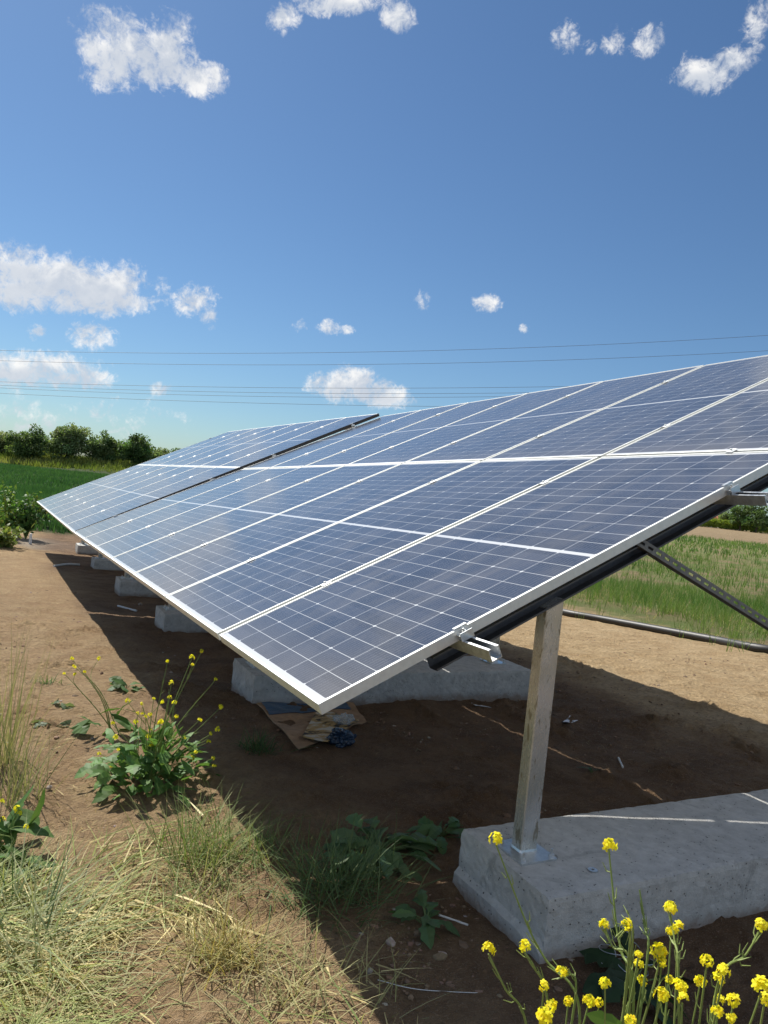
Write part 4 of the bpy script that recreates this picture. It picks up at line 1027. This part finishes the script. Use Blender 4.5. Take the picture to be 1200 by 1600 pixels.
def crumple(name, mat, c, r, seed, squash=.6, sub=4):
    bm = bmesh.new(); bmesh.ops.create_icosphere(bm, subdivisions=sub, radius=1)
    V = np.array([v.co for v in bm.verts]); n = fbm(V[:, 0] * 1.8 + seed, V[:, 1] * 1.8 + V[:, 2] * 2.3, 4, seed); q = np.abs(fbm(V[:, 0] * 4 + seed, V[:, 2] * 4 + V[:, 1] * 3, 2, seed + 4))
    V = V * (1 + .55 * n - .5 * q)[:, None] * np.array(r); 
    for v, k in zip(bm.verts, V): v.co = Vector(k)
    me = bpy.data.meshes.new(name); bm.to_mesh(me); bm.free(); me.materials.append(mat); o = bpy.data.objects.new(name, me); C.objects.link(o); o.location = tuple(map(float, c)); return o
def filmmat(name, col, alpha):
    m, t, p, o = material(name); p.inputs['Base Color'].default_value = (*col, 1); p.inputs['Roughness'].default_value = .18; p.inputs['Transmission Weight'].default_value = alpha; p.inputs['IOR'].default_value = 1.15
    return m
CLEAR = filmmat('clear_plastic', (.85, .88, .9), .75); BLUEP = simple('blue_plastic', (.02, .04, .075), .25, 0, .15, 12)
q = at(532, 1166); o = crumple('plastic_bag', BLUEP, q + [0, 0, .05], (.095, .06, .055), 12); tag(o, 'crumpled dark blue plastic bag on the paper sack', 'plastic bag')
q = at(535, 1142); o = crumple('plastic_wrap', CLEAR, q + [0, 0, .07], (.07, .05, .045), 15); tag(o, 'crumpled clear plastic wrap above the blue bag', 'plastic wrap')
q = at(660, 1093); o = crumple('plastic_film', CLEAR, q + [0, 0, .05], (.10, .07, .075), 17); tag(o, 'crumpled clear plastic film against the second footing', 'plastic film')
WHITE = simple('white_paper', (.72, .74, .78), .7, 0, .04, 20)
o = sheet('paper_scrap', WHITE, [at(879, 1131), at(888, 1136), at(903, 1127), at(890, 1121)], .012, 31, .002, .03, 8); tag(o, 'white paper scrap on the dark soil right of the steel post', 'paper scrap')
o = sheet('plastic_strip', WHITE, [at(736, 1102), at(742, 1107), at(768, 1110), at(766, 1105)], .01, 33, .002, .02, 8); tag(o, 'white plastic strip at the start of the sunlit line', 'plastic strip')
def rod(lab, name, cat, pts, r, mat, k=8):
    pts = [np.asarray(q, float) for q in pts]; g = MB(); tube(g, spline(pts, 6) if len(pts) > 2 else np.array(pts), r, k); o = g.build(name, mat, loc=pts[0]); tag(o, lab, cat); return o
PALE = simple('pale_plastic', (.62, .62, .60), .5, 0, .06, 20)
rod('pale plastic stick lying left of the nearest footing', 'plastic_stick', 'stick', [at(685, 1433, .008), at(731, 1449, .008)], .004, PALE)
rod('thin grey nail-like stick standing out on the shaded soil', 'metal_pin', 'metal pin', [at(966, 1186, .008), at(973, 1201, .008)], .006, PALE)
rod('pale strip lying across the shadow edge below the far table', 'plastic_strip', 'plastic strip', [at(84, 886, .02), at(105, 884, .03), at(124, 884, .02)], .02, PALE)
rod('thin pale lath on the soil in front of the third footing', 'wood_lath', 'lath', [at(184, 949, .02), at(213, 957, .02)], .012, PALE)
rod('short white stake standing among the weeds at the left', 'white_stake', 'stake', [at(47, 850, -.05), at(47, 850, .24)], .03, WHITE)
rod('dark steel tube lying under the far tip of the table', 'steel_tube', 'steel tube', [at(66, 812, .06), at(100, 817, .06)], .06, PIPE_M)
rod('pale steel tube lying in front of the dark tube', 'steel_tube', 'steel tube', [at(66, 817, .05), at(104, 822, .05)], .05, PALE)
cw = at(975, 1520, .02); a = np.linspace(0, 5 * math.pi, 60); rr_ = .07 + .03 * np.sin(a * 1.7)
wp_ = np.stack([cw[0] + rr_ * np.cos(a), cw[1] + rr_ * np.sin(a) * .8, cw[2] + .03 + .025 * np.sin(a * .8)], 1)
g = MB(); tube(g, wp_, .0014, 5); o = g.build('wire_coil', simple('zinc_wire', (.5, .52, .53), .4, .7, .05), loc=cw); tag(o, 'loose coil of thin wire on the ground by the nearest footing', 'wire coil')
rod('thin wire lying on the soil at the bottom, left of the mustard', 'loose_wire', 'wire', [at(590, 1533, .004), at(640, 1548, .008), at(690, 1552, .006), at(760, 1556, .008)], .0013, PALE, 5)
for q, (px, py) in enumerate(((605, 1098), (617, 1098), (625, 1096), (640, 1105))):
    o = crumple('white_pebble', WHITE, at(px, py, .008), (.012, .012, .010), 50 + q, sub=2); tag(o, 'small white pebble on the dark soil by the second footing', 'pebble', 'white pebbles by the second footing')
